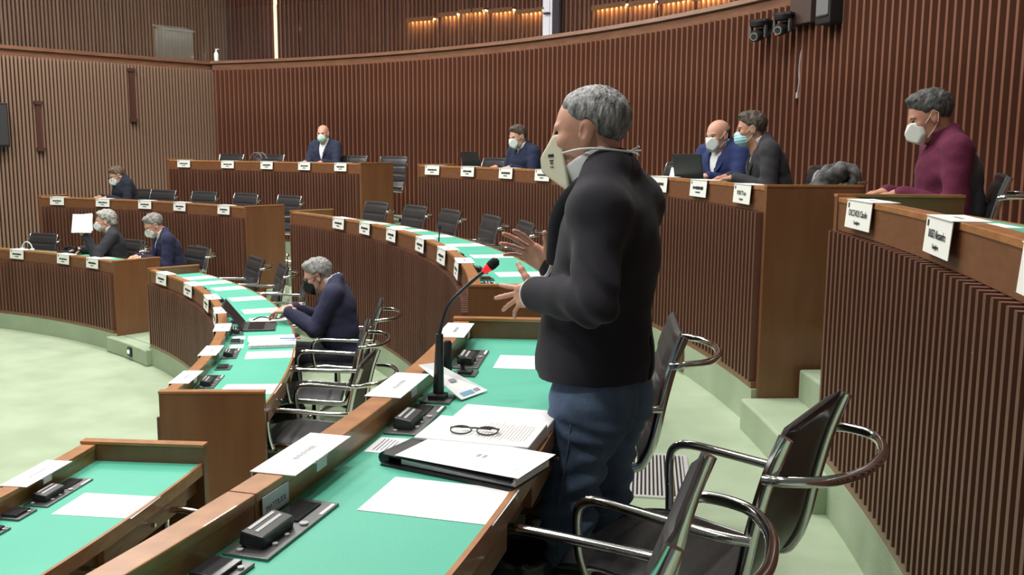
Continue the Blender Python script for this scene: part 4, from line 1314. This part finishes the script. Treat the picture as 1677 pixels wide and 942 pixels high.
gooseneck(mb0, [(0.0, 0.016, 0.01), (0.004, 0.016, 0.20), (0.03, 0.018, 0.285), (0.085, 0.02, 0.345), (0.135, 0.02, 0.388)], 'tall gooseneck microphone with a glowing red ring before the standing man')
# short folded microphone and black post further along
e = empty('desk_microphone', P(9.225, -7.60, ZD2), rad(-7.6))
part('base_plate', MB().box((0, 0, 0.003), (0.075, 0.085, 0.006)), M_STEEL, e)
part('socket', MB().box((0, -0.005, 0.010), (0.045, 0.05, 0.010)), M_BLACK, e)
part('stem', MB().tube([(-0.01, 0.0, 0.012), (-0.012, 0.01, 0.035)], 0.007, 8), M_BLACK, e)
part('windscreen', MB().lathe([(0.002, -0.016), (0.012, -0.011), (0.016, 0), (0.012, 0.011), (0.002, 0.016)], 12, (-0.013, 0.012, 0.042)), M_FOAM, e, smooth=True)
tag(e, 'short stubby black microphone beyond the tall gooseneck one', 'microphone')
e = empty('desk_lamp_post', P(9.168, -7.75, ZD2), rad(-7.7))
part('foot', MB().box((0, 0, 0.004), (0.04, 0.05, 0.008)), M_BLACK, e)
part('post', MB().lathe([(0.014, 0.008), (0.014, 0.11), (0.010, 0.118)], 14), M_BLACK, e, smooth=True)
e.name = 'black_post'
tag(e, 'upright black post on the second-row near bench behind the leaning brochure', 'stand')
e = empty('desk_microphone', P(9.22, 18.9, ZD2), rad(18.9))
part('base_plate', MB().box((0, 0, 0.003), (0.07, 0.08, 0.006)), M_STEEL, e)
part('stem', MB().tube([(0, 0, 0.006), (0.01, 0, 0.13)], 0.006, 8), M_BLACK, e)
part('windscreen', MB().lathe([(0.002, -0.018), (0.013, -0.01), (0.015, 0.005), (0.006, 0.02)], 12, (0.01, 0, 0.145)), M_FOAM, e, smooth=True)
tag(e, 'short black microphone upright on the second-row middle bench', 'microphone')

# leaning printed brochure
e = empty('brochure', P(9.10, -9.0, ZD2))
c0 = e.location
tl, tr_, br, bl = Vector((9.010, -1.475, 1.512)), Vector((9.061, -1.440, 1.512)), Vector((9.225, -1.455, 1.428)), Vector((9.149, -1.570, 1.428))
q = MB()
for dz in (0, 0.0015):
    for c in (tl, tr_, br, bl):
        q.v.append(tuple(c - c0 + Vector((0, 0, dz))))
q.f = [(0, 1, 2, 3), (4, 7, 6, 5), (0, 4, 5, 1), (1, 5, 6, 2), (2, 6, 7, 3), (3, 7, 4, 0)]
part('sheet', q, M_PAPER, e)
def on_sheet(u0, u1, v0, v1, m, name):
    q = MB()
    for (u, v) in ((u0, v0), (u1, v0), (u1, v1), (u0, v1)):
        a = tl.lerp(tr_, v)
        b = bl.lerp(br, v)
        q.v.append(tuple(a.lerp(b, u) - c0 + Vector((0, 0, 0.0024))))
    q.f = [(0, 1, 2, 3)]
    part(name, q, m, e)
on_sheet(0.86, 0.95, 0.15, 0.60, M_INKB, 'blue_print')
on_sheet(0.86, 0.93, 0.66, 0.86, M_INKG, 'grey_print')
on_sheet(0.50, 0.58, 0.35, 0.62, M_INKG, 'crest')
tag(e, 'printed brochure leaning from the ledge onto the green top by the microphone', 'brochure')

# open thick document
e = empty('open_document', (9.245, -1.94, ZD2), rad(-15))
part('page_block', MB().box((-0.01, -0.045, 0.019), (0.297, 0.205, 0.036)), M_PAPER, e, bevel=0.003)
part('page_block', MB().box((0.0, 0.145, 0.013), (0.275, 0.16, 0.025)), M_PAPER, e, bevel=0.003)
q = MB()
rr = random.Random(3)
for i in range(16):
    x = 0.115 - i * 0.0085
    q.box((x, -0.045, 0.0374), (0.0022, 0.15 * rr.uniform(0.75, 1.0), 0.0004))
part('print', q, mat('ink_faint', (0.55, 0.52, 0.46), 0.8), e)
tag(e, 'thick open document of white pages lying by the standing man', 'document')
# folder with a sheet on it
e = empty('black_folder', (9.185, -2.165, ZD2), rad(-29))
part('cover', MB().box((0, 0, 0.003), (0.36, 0.175, 0.006)), M_BLACK, e, bevel=0.002)
part('spine', MB().tube([(-0.178, -0.075, 0.016), (-0.178, 0.085, 0.016)], 0.016, 10), M_BLACK, e, smooth=True)
part('cover', MB().box((0.0, 0.0, 0.024), (0.35, 0.170, 0.004), Matrix.Rotation(rad(1.5), 3, 'Y')), M_BLACK, e, bevel=0.001)
part('sheets', MB().box((0.025, 0.012, 0.0145), (0.31, 0.165, 0.014)), M_PAPER, e)
tag(e, 'black ring folder with a rounded spine under the white sheet', 'folder')
e2 = empty('printed_sheet', (9.205, -2.165, ZD2 + 0.0325), rad(-28))
part('sheet', MB().box((0.01, 0.0, 0.0008), (0.33, 0.19, 0.0012)), M_PAPER, e2)
q = MB()
for i in range(2):
    q.box((0.02 + i * 0.016, 0.0, 0.0016), (0.009, 0.02, 0.0003))
part('crest', q, M_INKG, e2)
part('stamp', MB().box((0.14, -0.055, 0.0016), (0.012, 0.045, 0.0003)), mat('ink_pale', (0.62, 0.66, 0.70), 0.8), e2)
tag(e2, 'white printed sheet lying on the black folder', 'paper')
# reading glasses on the document
e = empty('reading_glasses', (9.205, -2.010, ZD2 + 0.0378), rad(-8))
q = MB()
for s in (-1, 1):
    q.tube([(s * 0.034 + 0.027 * math.cos(a), -0.004 + 0.015 * math.sin(a), 0.0085 + 0.006 * math.sin(a)) for a in np.linspace(0, 2 * math.pi, 16, endpoint=False)], 0.0022, 6, closed=True)
q.tube([(-0.008, 0.002, 0.011), (0, 0.004, 0.013), (0.008, 0.002, 0.011)], 0.002, 6)
part('rims', q, M_BLACK, e, smooth=True)
for s in (-1, 1):
    part('temple', MB().tube(smooth_path([(s * 0.062, 0.002, 0.011), (s * 0.058, 0.012, 0.010), (s * 0.02, 0.020, 0.008), (-s * 0.04, 0.022 + s * 0.004, 0.006)], 4), 0.002, 6), M_BLACK, e, smooth=True)
tag(e, 'dark-rimmed reading glasses resting on the open document', 'glasses')
# handwritten name tag stuck to the inside of the ledge
e = empty('name_sticker', P(9.1505, -15.6, 1.4545), rad(-15.6))
part('sticker', MB().box((0, 0, 0), (0.0016, 0.105, 0.045)), mat('sticker_blue_white', (0.72, 0.80, 0.86), 0.7), e)
l = link('lettering', text_mesh('MATTIUSSI', 0.0175, mat('ink_pen', (0.16, 0.20, 0.30), 0.7), 0.0003, squash=0.95), e)
l.matrix_local = Matrix(((0, 0, 1, 0.0012), (1, 0, 0, 0.0), (0, 1, 0, -0.006), (0, 0, 0, 1)))
tag(e, 'small pale handwritten sticker on the inner face of the near ledge', 'sticker')
# small printed note
e = empty('printed_note', P(9.205, -12.55, ZD2), rad(-12.5))
part('sheet', MB().box((0, 0, 0.0006), (0.085, 0.125, 0.0012)), M_PAPER, e)
l = part('print', micro_lettering(0.10, [(0.025, 0.004, 0.9), (0.015, 0.004, 0.95), (0.005, 0.004, 0.85), (-0.005, 0.004, 0.9), (-0.015, 0.004, 0.7)], 0, seed=4), M_INKG, e)
l.matrix_local = Matrix(((0, -1, 0, 0.0), (1, 0, 0, 0), (0, 0, 1, 0.0012), (0, 0, 0, 1)))
tag(e, 'small printed note beside the black folder', 'paper')
# inset modules
def module(r, th, z, w, d, label):
    e = empty('desk_module', P(r, th, z), rad(th))
    part('plate', MB().box((0, 0, 0.004), (d, w, 0.008)), M_STEEL, e, bevel=0.002)
    part('cover', MB().box((-0.005, 0, 0.012), (d * 0.7, w * 0.75, 0.010)), M_BLACKG, e, bevel=0.002)
    part('button', MB().cyl((d * 0.38, w * 0.2, 0.006), 0.006, 0.006, 10), M_GREYB, e)
    tag(e, label, 'console')
module(9.20, -17.35, ZD2, 0.10, 0.085, 'dark inset desk module at the lower edge of the second-row near bench')
module(7.668, -8.87, ZD1, 0.10, 0.085, 'dark inset desk module next to the console of the front-row near bench')
module(7.695, -10.0, ZD1, 0.08, 0.07, 'dark inset desk module at the left picture edge of the front-row near bench')
for i, th in enumerate((7.9, 13.6, 19.0)):
    module(7.69, th, ZD1, 0.11, 0.085, 'dark inset desk module on the front-row middle bench, %s from the near end' % ORD[i + 1])
for i, th in enumerate((6.9, 3.6)):
    module(9.215, th, ZD2, 0.10, 0.085, 'dark inset desk module at the near end of the second-row middle bench, %s' % ['farther one', 'nearer one'][i])

# ------------------------------------------------------------------ laptops, notebooks, papers of the others
def laptop(loc, ang, label, open_deg=105, m=None, w=0.32, d=0.22):
    e = empty('laptop', loc, rad(ang))          # user sits on +X side
    b = part('base', MB().box((0, 0, 0.008), (d, w, 0.014)), m or M_BLACK, e, bevel=0.002)
    part('keyboard', MB().box((-0.02, 0, 0.0155), (d * 0.5, w * 0.88, 0.002)), M_BLACKG, b)
    q = MB().box((0, 0, d / 2), (0.008, w, d), None)
    lid = part('lid', q, m or M_BLACK, e, bevel=0.002)
    lid.matrix_local = Matrix.Translation((-d / 2, 0, 0.016)) @ Matrix.Rotation(rad(90 - open_deg), 4, 'Y')
    part('screen', MB().box((0.0048, 0, d / 2), (0.001, w * 0.93, d * 0.88)), M_BLACKG, lid)
    tag(e, label, 'laptop')
    return e
laptop(P(7.845, 17.3, ZD1), 12, 'slim laptop open in front of the typing man', 128, mat('laptop_grey', (0.10, 0.10, 0.11), 0.35, metal=0.6))
laptop(P(10.93, 13.0, ZD3), 28, 'black laptop with its lid toward the hall before the bald man in blue', 100)
laptop(P(10.95, 18.6, ZD3), 20, 'laptop with a pale grey lid beside the standing man\'s shoulder', 118, mat('laptop_silver', (0.42, 0.47, 0.48), 0.35, metal=0.3))
laptop(P(10.95, 35.3, ZD3), 40, 'dark laptop at the left of the top-row middle bench', 105)
e = empty('propped_sheet', P(10.90, 15.0, ZD3), rad(20))
part('sheet', MB().box((0.0, 0, 0.065), (0.002, 0.21, 0.13), Matrix.Rotation(rad(14), 3, 'Y')), M_PAPER, e)
part('stand', MB().box((0.04, 0, 0.03), (0.06, 0.08, 0.06)), M_BLACK, e)
tag(e, 'white sheet propped up left of the black laptop on the top row', 'paper')
# notebooks beside the typist
e = empty('ring_notebook', P(7.925, 12.55, ZD1), rad(12.5))
part('pages', MB().box((0, 0, 0.011), (0.297, 0.20, 0.020)), M_PAPER, e, bevel=0.002)
q = MB()
for i in range(22):
    x = -0.13 + i * 0.0124
    q.tube([(x, -0.100, 0.010), (x, -0.106, 0.018), (x, -0.098, 0.026), (x, -0.090, 0.022)], 0.0014, 5)
part('spiral', q, M_DARKM, e)
tag(e, 'white spiral notebook lying open next to the laptop', 'notebook')
e = empty('open_magazine', P(7.915, 13.25, ZD1 + 0.0225), rad(15))
part('pages', MB().box((0, 0, 0.004), (0.30, 0.15, 0.007), Matrix.Rotation(rad(2), 3, 'X')), M_PAPER, e)
part('print', MB().box((-0.05, 0.0, 0.0082), (0.10, 0.09, 0.0006), Matrix.Rotation(rad(2), 3, 'X')), mat('ink_pinkish', (0.62, 0.50, 0.60), 0.8), e)
tag(e, 'printed booklet on top of the spiral notebook', 'booklet')
e = empty('ballpoint_pen', P(8.03, 12.75, ZD1 + 0.036), rad(4))
part('barrel', MB().tube([(-0.06, 0, 0), (0.05, 0, 0)], 0.0045, 8), mat('pen_blue', (0.10, 0.25, 0.6), 0.3), e)
part('cap', MB().tube([(0.05, 0, 0), (0.075, 0, 0)], 0.0055, 8), mat('pen_red', (0.65, 0.02, 0.05), 0.3), e)
tag(e, 'blue pen with a red cap on the booklet by the typist', 'pen')
for i, (r_, t_) in enumerate(((7.70, 14.6), (7.70, 12.5))):
    e = empty('paper_slip', P(r_, t_, ZD1), rad(t_))
    part('sheet', MB().box((0, 0, 0.0006), (0.085, 0.10, 0.0012)), M_PAPER, e)
    tag(e, 'small white slip on the green top near the notebooks, %s' % ('farther one' if i == 0 else 'nearer one'), 'paper')
e = empty('crumpled_papers', P(7.93, 19.4, ZD1), rad(25))
part('sheet', MB().box((0, 0, 0.002), (0.28, 0.16, 0.003)), M_PAPER, e)
part('sheet', MB().box((-0.05, 0.03, 0.006), (0.16, 0.12, 0.003), Matrix.Rotation(rad(18), 3, 'Z')), M_PAPER, e)
q = MB().tube(smooth_path([(-0.12, -0.02, 0.012), (-0.05, 0.03, 0.02), (0.03, -0.03, 0.012), (0.10, 0.0, 0.012)], 5), 0.005, 6)
part('cable', q, M_BLACK, e, smooth=True)
tag(e, 'loose papers and a black cable behind the typist\'s laptop', 'papers')
# papers held up by the reader
e = empty('held_papers', (4.345, 6.590, FL[1] + 1.09), rad(203))
Mt = Matrix.Rotation(rad(68), 3, 'Z') @ Matrix.Rotation(rad(-18), 3, 'Y')
part('sheet', MB().box((0.03, 0.01, 0.04), (0.004, 0.23, 0.22), Mt), M_PAPER, e)
part('sheet', MB().box((0.022, 0.015, 0.045), (0.003, 0.22, 0.21), Mt @ Matrix.Rotation(rad(7), 3, 'X')), M_PAPER, e)
part('print', MB().box((0.026, 0.0, 0.05), (0.008, 0.05, 0.012), Mt), M_INKG, e)
tag(e, 'sheaf of white papers held up by the grey-haired man', 'papers')
# headset cable and water glass on the far left bench
e = empty('headset', P(7.98, 65.5, ZD1), rad(65))
part('band', MB().tube([(0.0, 0.09 * math.cos(a), 0.02 + 0.09 * math.sin(a)) for a in np.linspace(0, math.pi, 12)], 0.006, 6), M_PAPER, e, smooth=True)
part('ear_cup', MB().cyl((0, 0.09, 0.0), 0.025, 0.03, 10), M_PAPER, e)
part('ear_cup', MB().cyl((0, -0.09, 0.0), 0.025, 0.03, 10), M_PAPER, e)
tag(e, 'white headset at the left picture edge on the front-row far left bench', 'headset')
e = empty('telephone_console', P(7.93, 59.5, ZD1), rad(60))
part('body', MB().box((0, 0, 0.03), (0.16, 0.24, 0.05), Matrix.Rotation(rad(-12), 3, 'Y')), M_BLACK, e, bevel=0.008)
part('handset', MB().tube([(0.02, -0.11, 0.075), (0.02, -0.05, 0.09), (0.02, 0.05, 0.09), (0.02, 0.11, 0.075)], [0.026, 0.016, 0.016, 0.026], 8), M_BLACK, e, smooth=True)
tag(e, 'black desk telephone left of the man holding papers', 'telephone')

# ------------------------------------------------------------------ bags, coat, bin
def soft(name, prims, h, amp, f, m, parent, label=None, seed=2):
    return np_obj(name, shape(prims, h, post=lambda F, X: F + amp * wob(X, f, seed) + amp * 0.5 * wob(X, f * 2.3, seed + 1), pad=0.04), m, parent, label)
M_COAT = mat('coat_grey', (0.15, 0.146, 0.15), 0.9, col2=(0.03, 0.029, 0.033), scale=9, bump=0.3, bscale=60)
ec = empty('coat', P(R[3] + D + 0.185, 10.2, FL[3]), rad(10.4 + 150))
soft('shell', [cap((-0.30, -0.22, 0.86), (-0.30, 0.22, 0.86), 0.055, 0.05, 0.04), ell((-0.22, 0.02, 0.72), (0.07, 0.25, 0.18), 0.05), ell((-0.38, 0.0, 0.70), (0.06, 0.26, 0.20), 0.05), cap((-0.22, 0.20, 0.80), (-0.12, 0.30, 0.66), 0.06, 0.05, 0.05)], 0.010, 0.020, 42, M_COAT, ec)
soft('lining', [ell((-0.16, -0.06, 0.76), (0.04, 0.16, 0.10), 0.04)], 0.010, 0.014, 35, mat('coat_lining', (0.30, 0.30, 0.33), 0.8), ec, seed=7)
tag(ec, 'crumpled grey and black coat thrown over a top-row chair', 'coat')
eb = empty('handbag', P(R[3] + D + 0.30, 61.6, FL[3]), rad(61))
soft('body', [ell((0, 0, 0.66), (0.09, 0.17, 0.20), 0.03)], 0.012, 0.008, 30, mat('bag_dark', (0.03, 0.026, 0.028), 0.6), eb)
for s in (-1, 1):
    part('strap', MB().tube([(0.05 * s, 0.11 * math.cos(a), 0.82 + 0.09 * math.sin(a)) for a in np.linspace(0, math.pi, 12)], 0.012, 6), mat('bag_strap', (0.16, 0.13, 0.13), 0.6), eb, smooth=True)
tag(eb, 'dark bag with looped straps on a top-row far left chair', 'bag')
ew = empty('waste_bin', P(9.49, -10.55, FL[2]), 0)
part('bucket', MB().lathe([(0.085, 0.0), (0.105, 0.30), (0.10, 0.30), (0.08, 0.01)], 20), mat('bin_dark', (0.035, 0.04, 0.04), 0.5), ew, smooth=True)
soft('liner', [ring((0, 0, 0.30), 0.105, 0.012, 0.045, None, 0.01)], 0.007, 0.010, 60, mat('liner_film', (0.06, 0.06, 0.07), 0.2), ew, 'glossy black bin liner')
tag(ew, 'black waste bin with a shiny liner under the desk edge', 'waste bin')

# ------------------------------------------------------------------ grilles, wall equipment
eg = empty('floor_grille', (9.965, -0.14, FL[2]), rad(-8))
part('frame', MB().box((0, 0.29, 0.004), (0.30, 0.02, 0.008)).box((0, -0.29, 0.004), (0.30, 0.02, 0.008)).box((0.145, 0, 0.004), (0.02, 0.56, 0.008)).box((-0.145, 0, 0.004), (0.02, 0.56, 0.008)), mat('grille_alu', (0.72, 0.72, 0.72), 0.4, metal=0.5), eg)
part('pit', MB().box((0, 0, 0.001), (0.28, 0.56, 0.002)), M_BLACK, eg)
bar_me = MB().box((0, 0, 0.005), (0.009, 0.56, 0.006)).mesh('bar', MATS['grille_alu'])
for i in range(15):
    link('bar', bar_me, eg, (-0.126 + i * 0.018, 0, 0))
tag(eg, 'silver floor grille set in the carpet behind the standing man', 'grille')
for (rr_, th_, z_, lab) in ((9.09 - 0.052, 30.6, FL[1] + 0.12, 'small brown wooden vent grille at the foot of the second-row middle bench'), (10.652 - 0.052, 11.0, FL[2] + 0.10, 'small brown wooden vent grille at the foot of the top-row middle bench')):
    eg = empty('vent_grille', P(rr_, th_, z_ - 0.07), rad(th_))
    part('frame', MB().box((0.005, 0, 0.07), (0.012, 0.34, 0.15)), M_PANEL, eg)
    for i in range(5):
        part('louvre', MB().box((-0.004, 0, 0.02 + i * 0.025), (0.012, 0.32, 0.012)), M_DRAW, eg)
    tag(eg, lab, 'grille')
es = empty('step_light', P(R[1] - 0.108, 43.9, 0.09), rad(43.9))
part('housing', MB().box((0, 0, 0), (0.02, 0.085, 0.09)), M_BLACK, es)
part('lens', MB().tube([(-0.008, 0.01, 0.0), (-0.014, 0.01, 0.0)], 0.022, 14), mat('lens_blue_white', (0.7, 0.75, 1), 0.3, emit=(0.7, 0.75, 1.0), estr=1.5), es)
tag(es, 'small black step light glowing bluish white on the lowest step', 'light')
# exit pictogram light on the aisle step in the back
es = empty('step_light', P(R[3] - 0.107, 41.6, FL[2] + 0.085), rad(41.6))
part('housing', MB().box((0, 0, 0), (0.014, 0.16, 0.12)), M_CARD, es)
part('pictogram', MB().tube([(-0.008, 0.0, -0.04), (-0.008, 0.0, 0.03)], [0.03, 0.01], 3), M_INK, es)
tag(es, 'white step sign with a black mark in the aisle to the top row', 'sign')

def ptz(th, z, label):
    e = empty('pan_tilt_camera', P(RW - 0.22, th, z), rad(th + 180 + 30))
    part('bracket', MB().box((-0.10, 0, 0.13), (0.26, 0.16, 0.02)).box((-0.20, 0, 0.08), (0.02, 0.12, 0.12)), M_BLACK, e)
    part('base', MB().lathe([(0.07, 0.075), (0.075, 0.085), (0.075, 0.118), (0.06, 0.125)], 20), M_BLACK, e, smooth=True)
    for s in (-1, 1):
        part('yoke', MB().box((0, s * 0.068, 0.03), (0.05, 0.018, 0.11)), mat('ptz_grey', (0.12, 0.12, 0.13), 0.4), e, bevel=0.006)
    b = part('head', MB().tube([(-0.065, 0, 0.02), (-0.05, 0, 0.018), (0.06, 0, -0.012), (0.075, 0, -0.016)], [0.038, 0.052, 0.052, 0.044], 18), M_BLACK, e, smooth=True)
    part('lens_ring', MB().tube([(0.072, 0, -0.015), (0.092, 0, -0.020)], [0.036, 0.034], 18), mat('lens_ring', (0.5, 0.5, 0.52), 0.3, metal=0.8), b, smooth=True)
    part('lens', MB().tube([(0.085, 0, -0.018), (0.0935, 0, -0.0205)], 0.027, 18), M_BLACKG, b)
    part('tally_light', MB().box((0.078, -0.02, -0.052), (0.006, 0.02, 0.008)), M_RED if z > 3.205 else M_BLACK, b)
    tag(e, label, 'camera')
ptz(20.75, 3.20, 'black pan-tilt camera on the slatted wall, left of the pair')
ptz(19.1, 3.215, 'black pan-tilt camera on the slatted wall, right of the pair')
e = empty('wall_box', P(RW - 0.08, 18.2, 3.18), rad(18.2))
part('box', MB().box((0, 0.08, 0.22), (0.1, 0.30, 0.30)), mat('box_brown', (0.07, 0.04, 0.035), 0.5), e, bevel=0.004)
part('plate', MB().box((-0.06, 0.06, 0.34), (0.02, 0.22, 0.03)), M_CHROME, e)
tag(e, 'brown junction box on the wall behind the two cameras', 'box')
e = empty('wall_loudspeaker', P(RW - 0.11, 16.75, 3.22), rad(16.75))
part('cabinet', MB().box((0, 0, 0.16), (0.15, 0.20, 0.36)), M_BLACK, e, bevel=0.01)
part('front_grille', MB().box((-0.078, 0, 0.18), (0.008, 0.16, 0.26)), mat('grille_grey', (0.16, 0.16, 0.17), 0.5), e)
part('trim_bar', MB().box((-0.08, 0, 0.045), (0.01, 0.15, 0.012)), M_CHROME, e)
tag(e, 'black loudspeaker mounted on the slatted wall right of the cameras', 'loudspeaker')
e = empty('hanging_cable', P(RW - 0.05, 18.75, 3.0), rad(18.7))
part('cable', MB().tube(smooth_path([(0, 0, 0.10), (-0.01, 0.02, 0.0), (0.0, 0.045, -0.12), (-0.005, 0.03, -0.22), (0, 0.05, -0.32)], 6), 0.006, 6), mat('cable_grey', (0.45, 0.42, 0.42), 0.6), e, smooth=True)
part('plug', MB().box((0, 0.05, -0.34), (0.025, 0.02, 0.05)), M_GREYB, e)
tag(e, 'loose grey cable hanging on the slats below the cameras', 'cable')
e = empty('wall_loudspeaker', LW(-0.16, 0.12, 2.17), LANG)
part('cabinet', MB().box((0, 0, 0.30), (0.26, 0.18, 0.62)), M_BLACK, e, bevel=0.01)
part('front_grille', MB().box((0, -0.095, 0.30), (0.22, 0.01, 0.56)), mat('grille_dark', (0.03, 0.03, 0.035), 0.6), e)
tag(e, 'black loudspeaker cut by the left picture edge on the side wall', 'loudspeaker')
e = empty('sanitiser_bottle', P(RW + 0.05, 69.75, ZW), 0)
part('bottle', MB().lathe([(0.035, 0.0), (0.038, 0.01), (0.038, 0.12), (0.018, 0.15), (0.014, 0.16)], 14), M_PAPER, e, smooth=True)
part('pump', MB().cyl((0, 0, 0.16), 0.012, 0.03, 10).box((0.02, 0, 0.195), (0.06, 0.016, 0.012)), M_PAPER, e)
tag(e, 'white pump bottle standing on the gallery rail at the corner', 'bottle')
e = empty('acrylic_form', LW(3.05, -0.62, 2.85), LANG)  # see-through sloped form made of thin acrylic panels
M_ACR = mat('acrylic', (0.75, 0.80, 0.74), 0.15, trans=0.6, alpha=0.55)
part('panel', MB().box((0.0, 0.0, 0.80), (0.55, 0.02, 1.0)), M_ACR, e)
part('top', MB().box((0, 0.12, 1.32), (0.6, 0.32, 0.02), Matrix.Rotation(rad(15), 3, 'X')), M_ACR, e)
part('side', MB().box((-0.27, 0.12, 0.65), (0.02, 0.26, 1.3)), M_ACR, e)
part('foot', MB().box((0, 0.1, 0.01), (0.6, 0.4, 0.02)), M_ACR, e)
tag(e, 'pale see-through lectern in the gallery near the corner', 'form')

e = empty('microphone_stand', P(8.93, 39.4, FL[1]))
part('foot', MB().lathe([(0.11, 0.0), (0.11, 0.012), (0.02, 0.02)], 18), M_BLACK, e, smooth=True)
part('pole', MB().tube([(0, 0, 0.01), (0, 0, 0.86)], 0.008, 8), M_CHROME, e, smooth=True)
part('card', MB().box((-0.012, 0, 0.48), (0.006, 0.09, 0.14), Matrix.Rotation(rad(40), 3, 'Z')), mat('pale_green_card', (0.62, 0.70, 0.55), 0.7), e)
part('ball', MB().lathe([(0.002, -0.022), (0.016, -0.015), (0.022, 0), (0.016, 0.015), (0.002, 0.022)], 12, (0, 0, 0.88)), M_CHROME, e, smooth=True)
tag(e, 'thin chrome stand with a ball top behind the front-row middle chairs', 'stand')
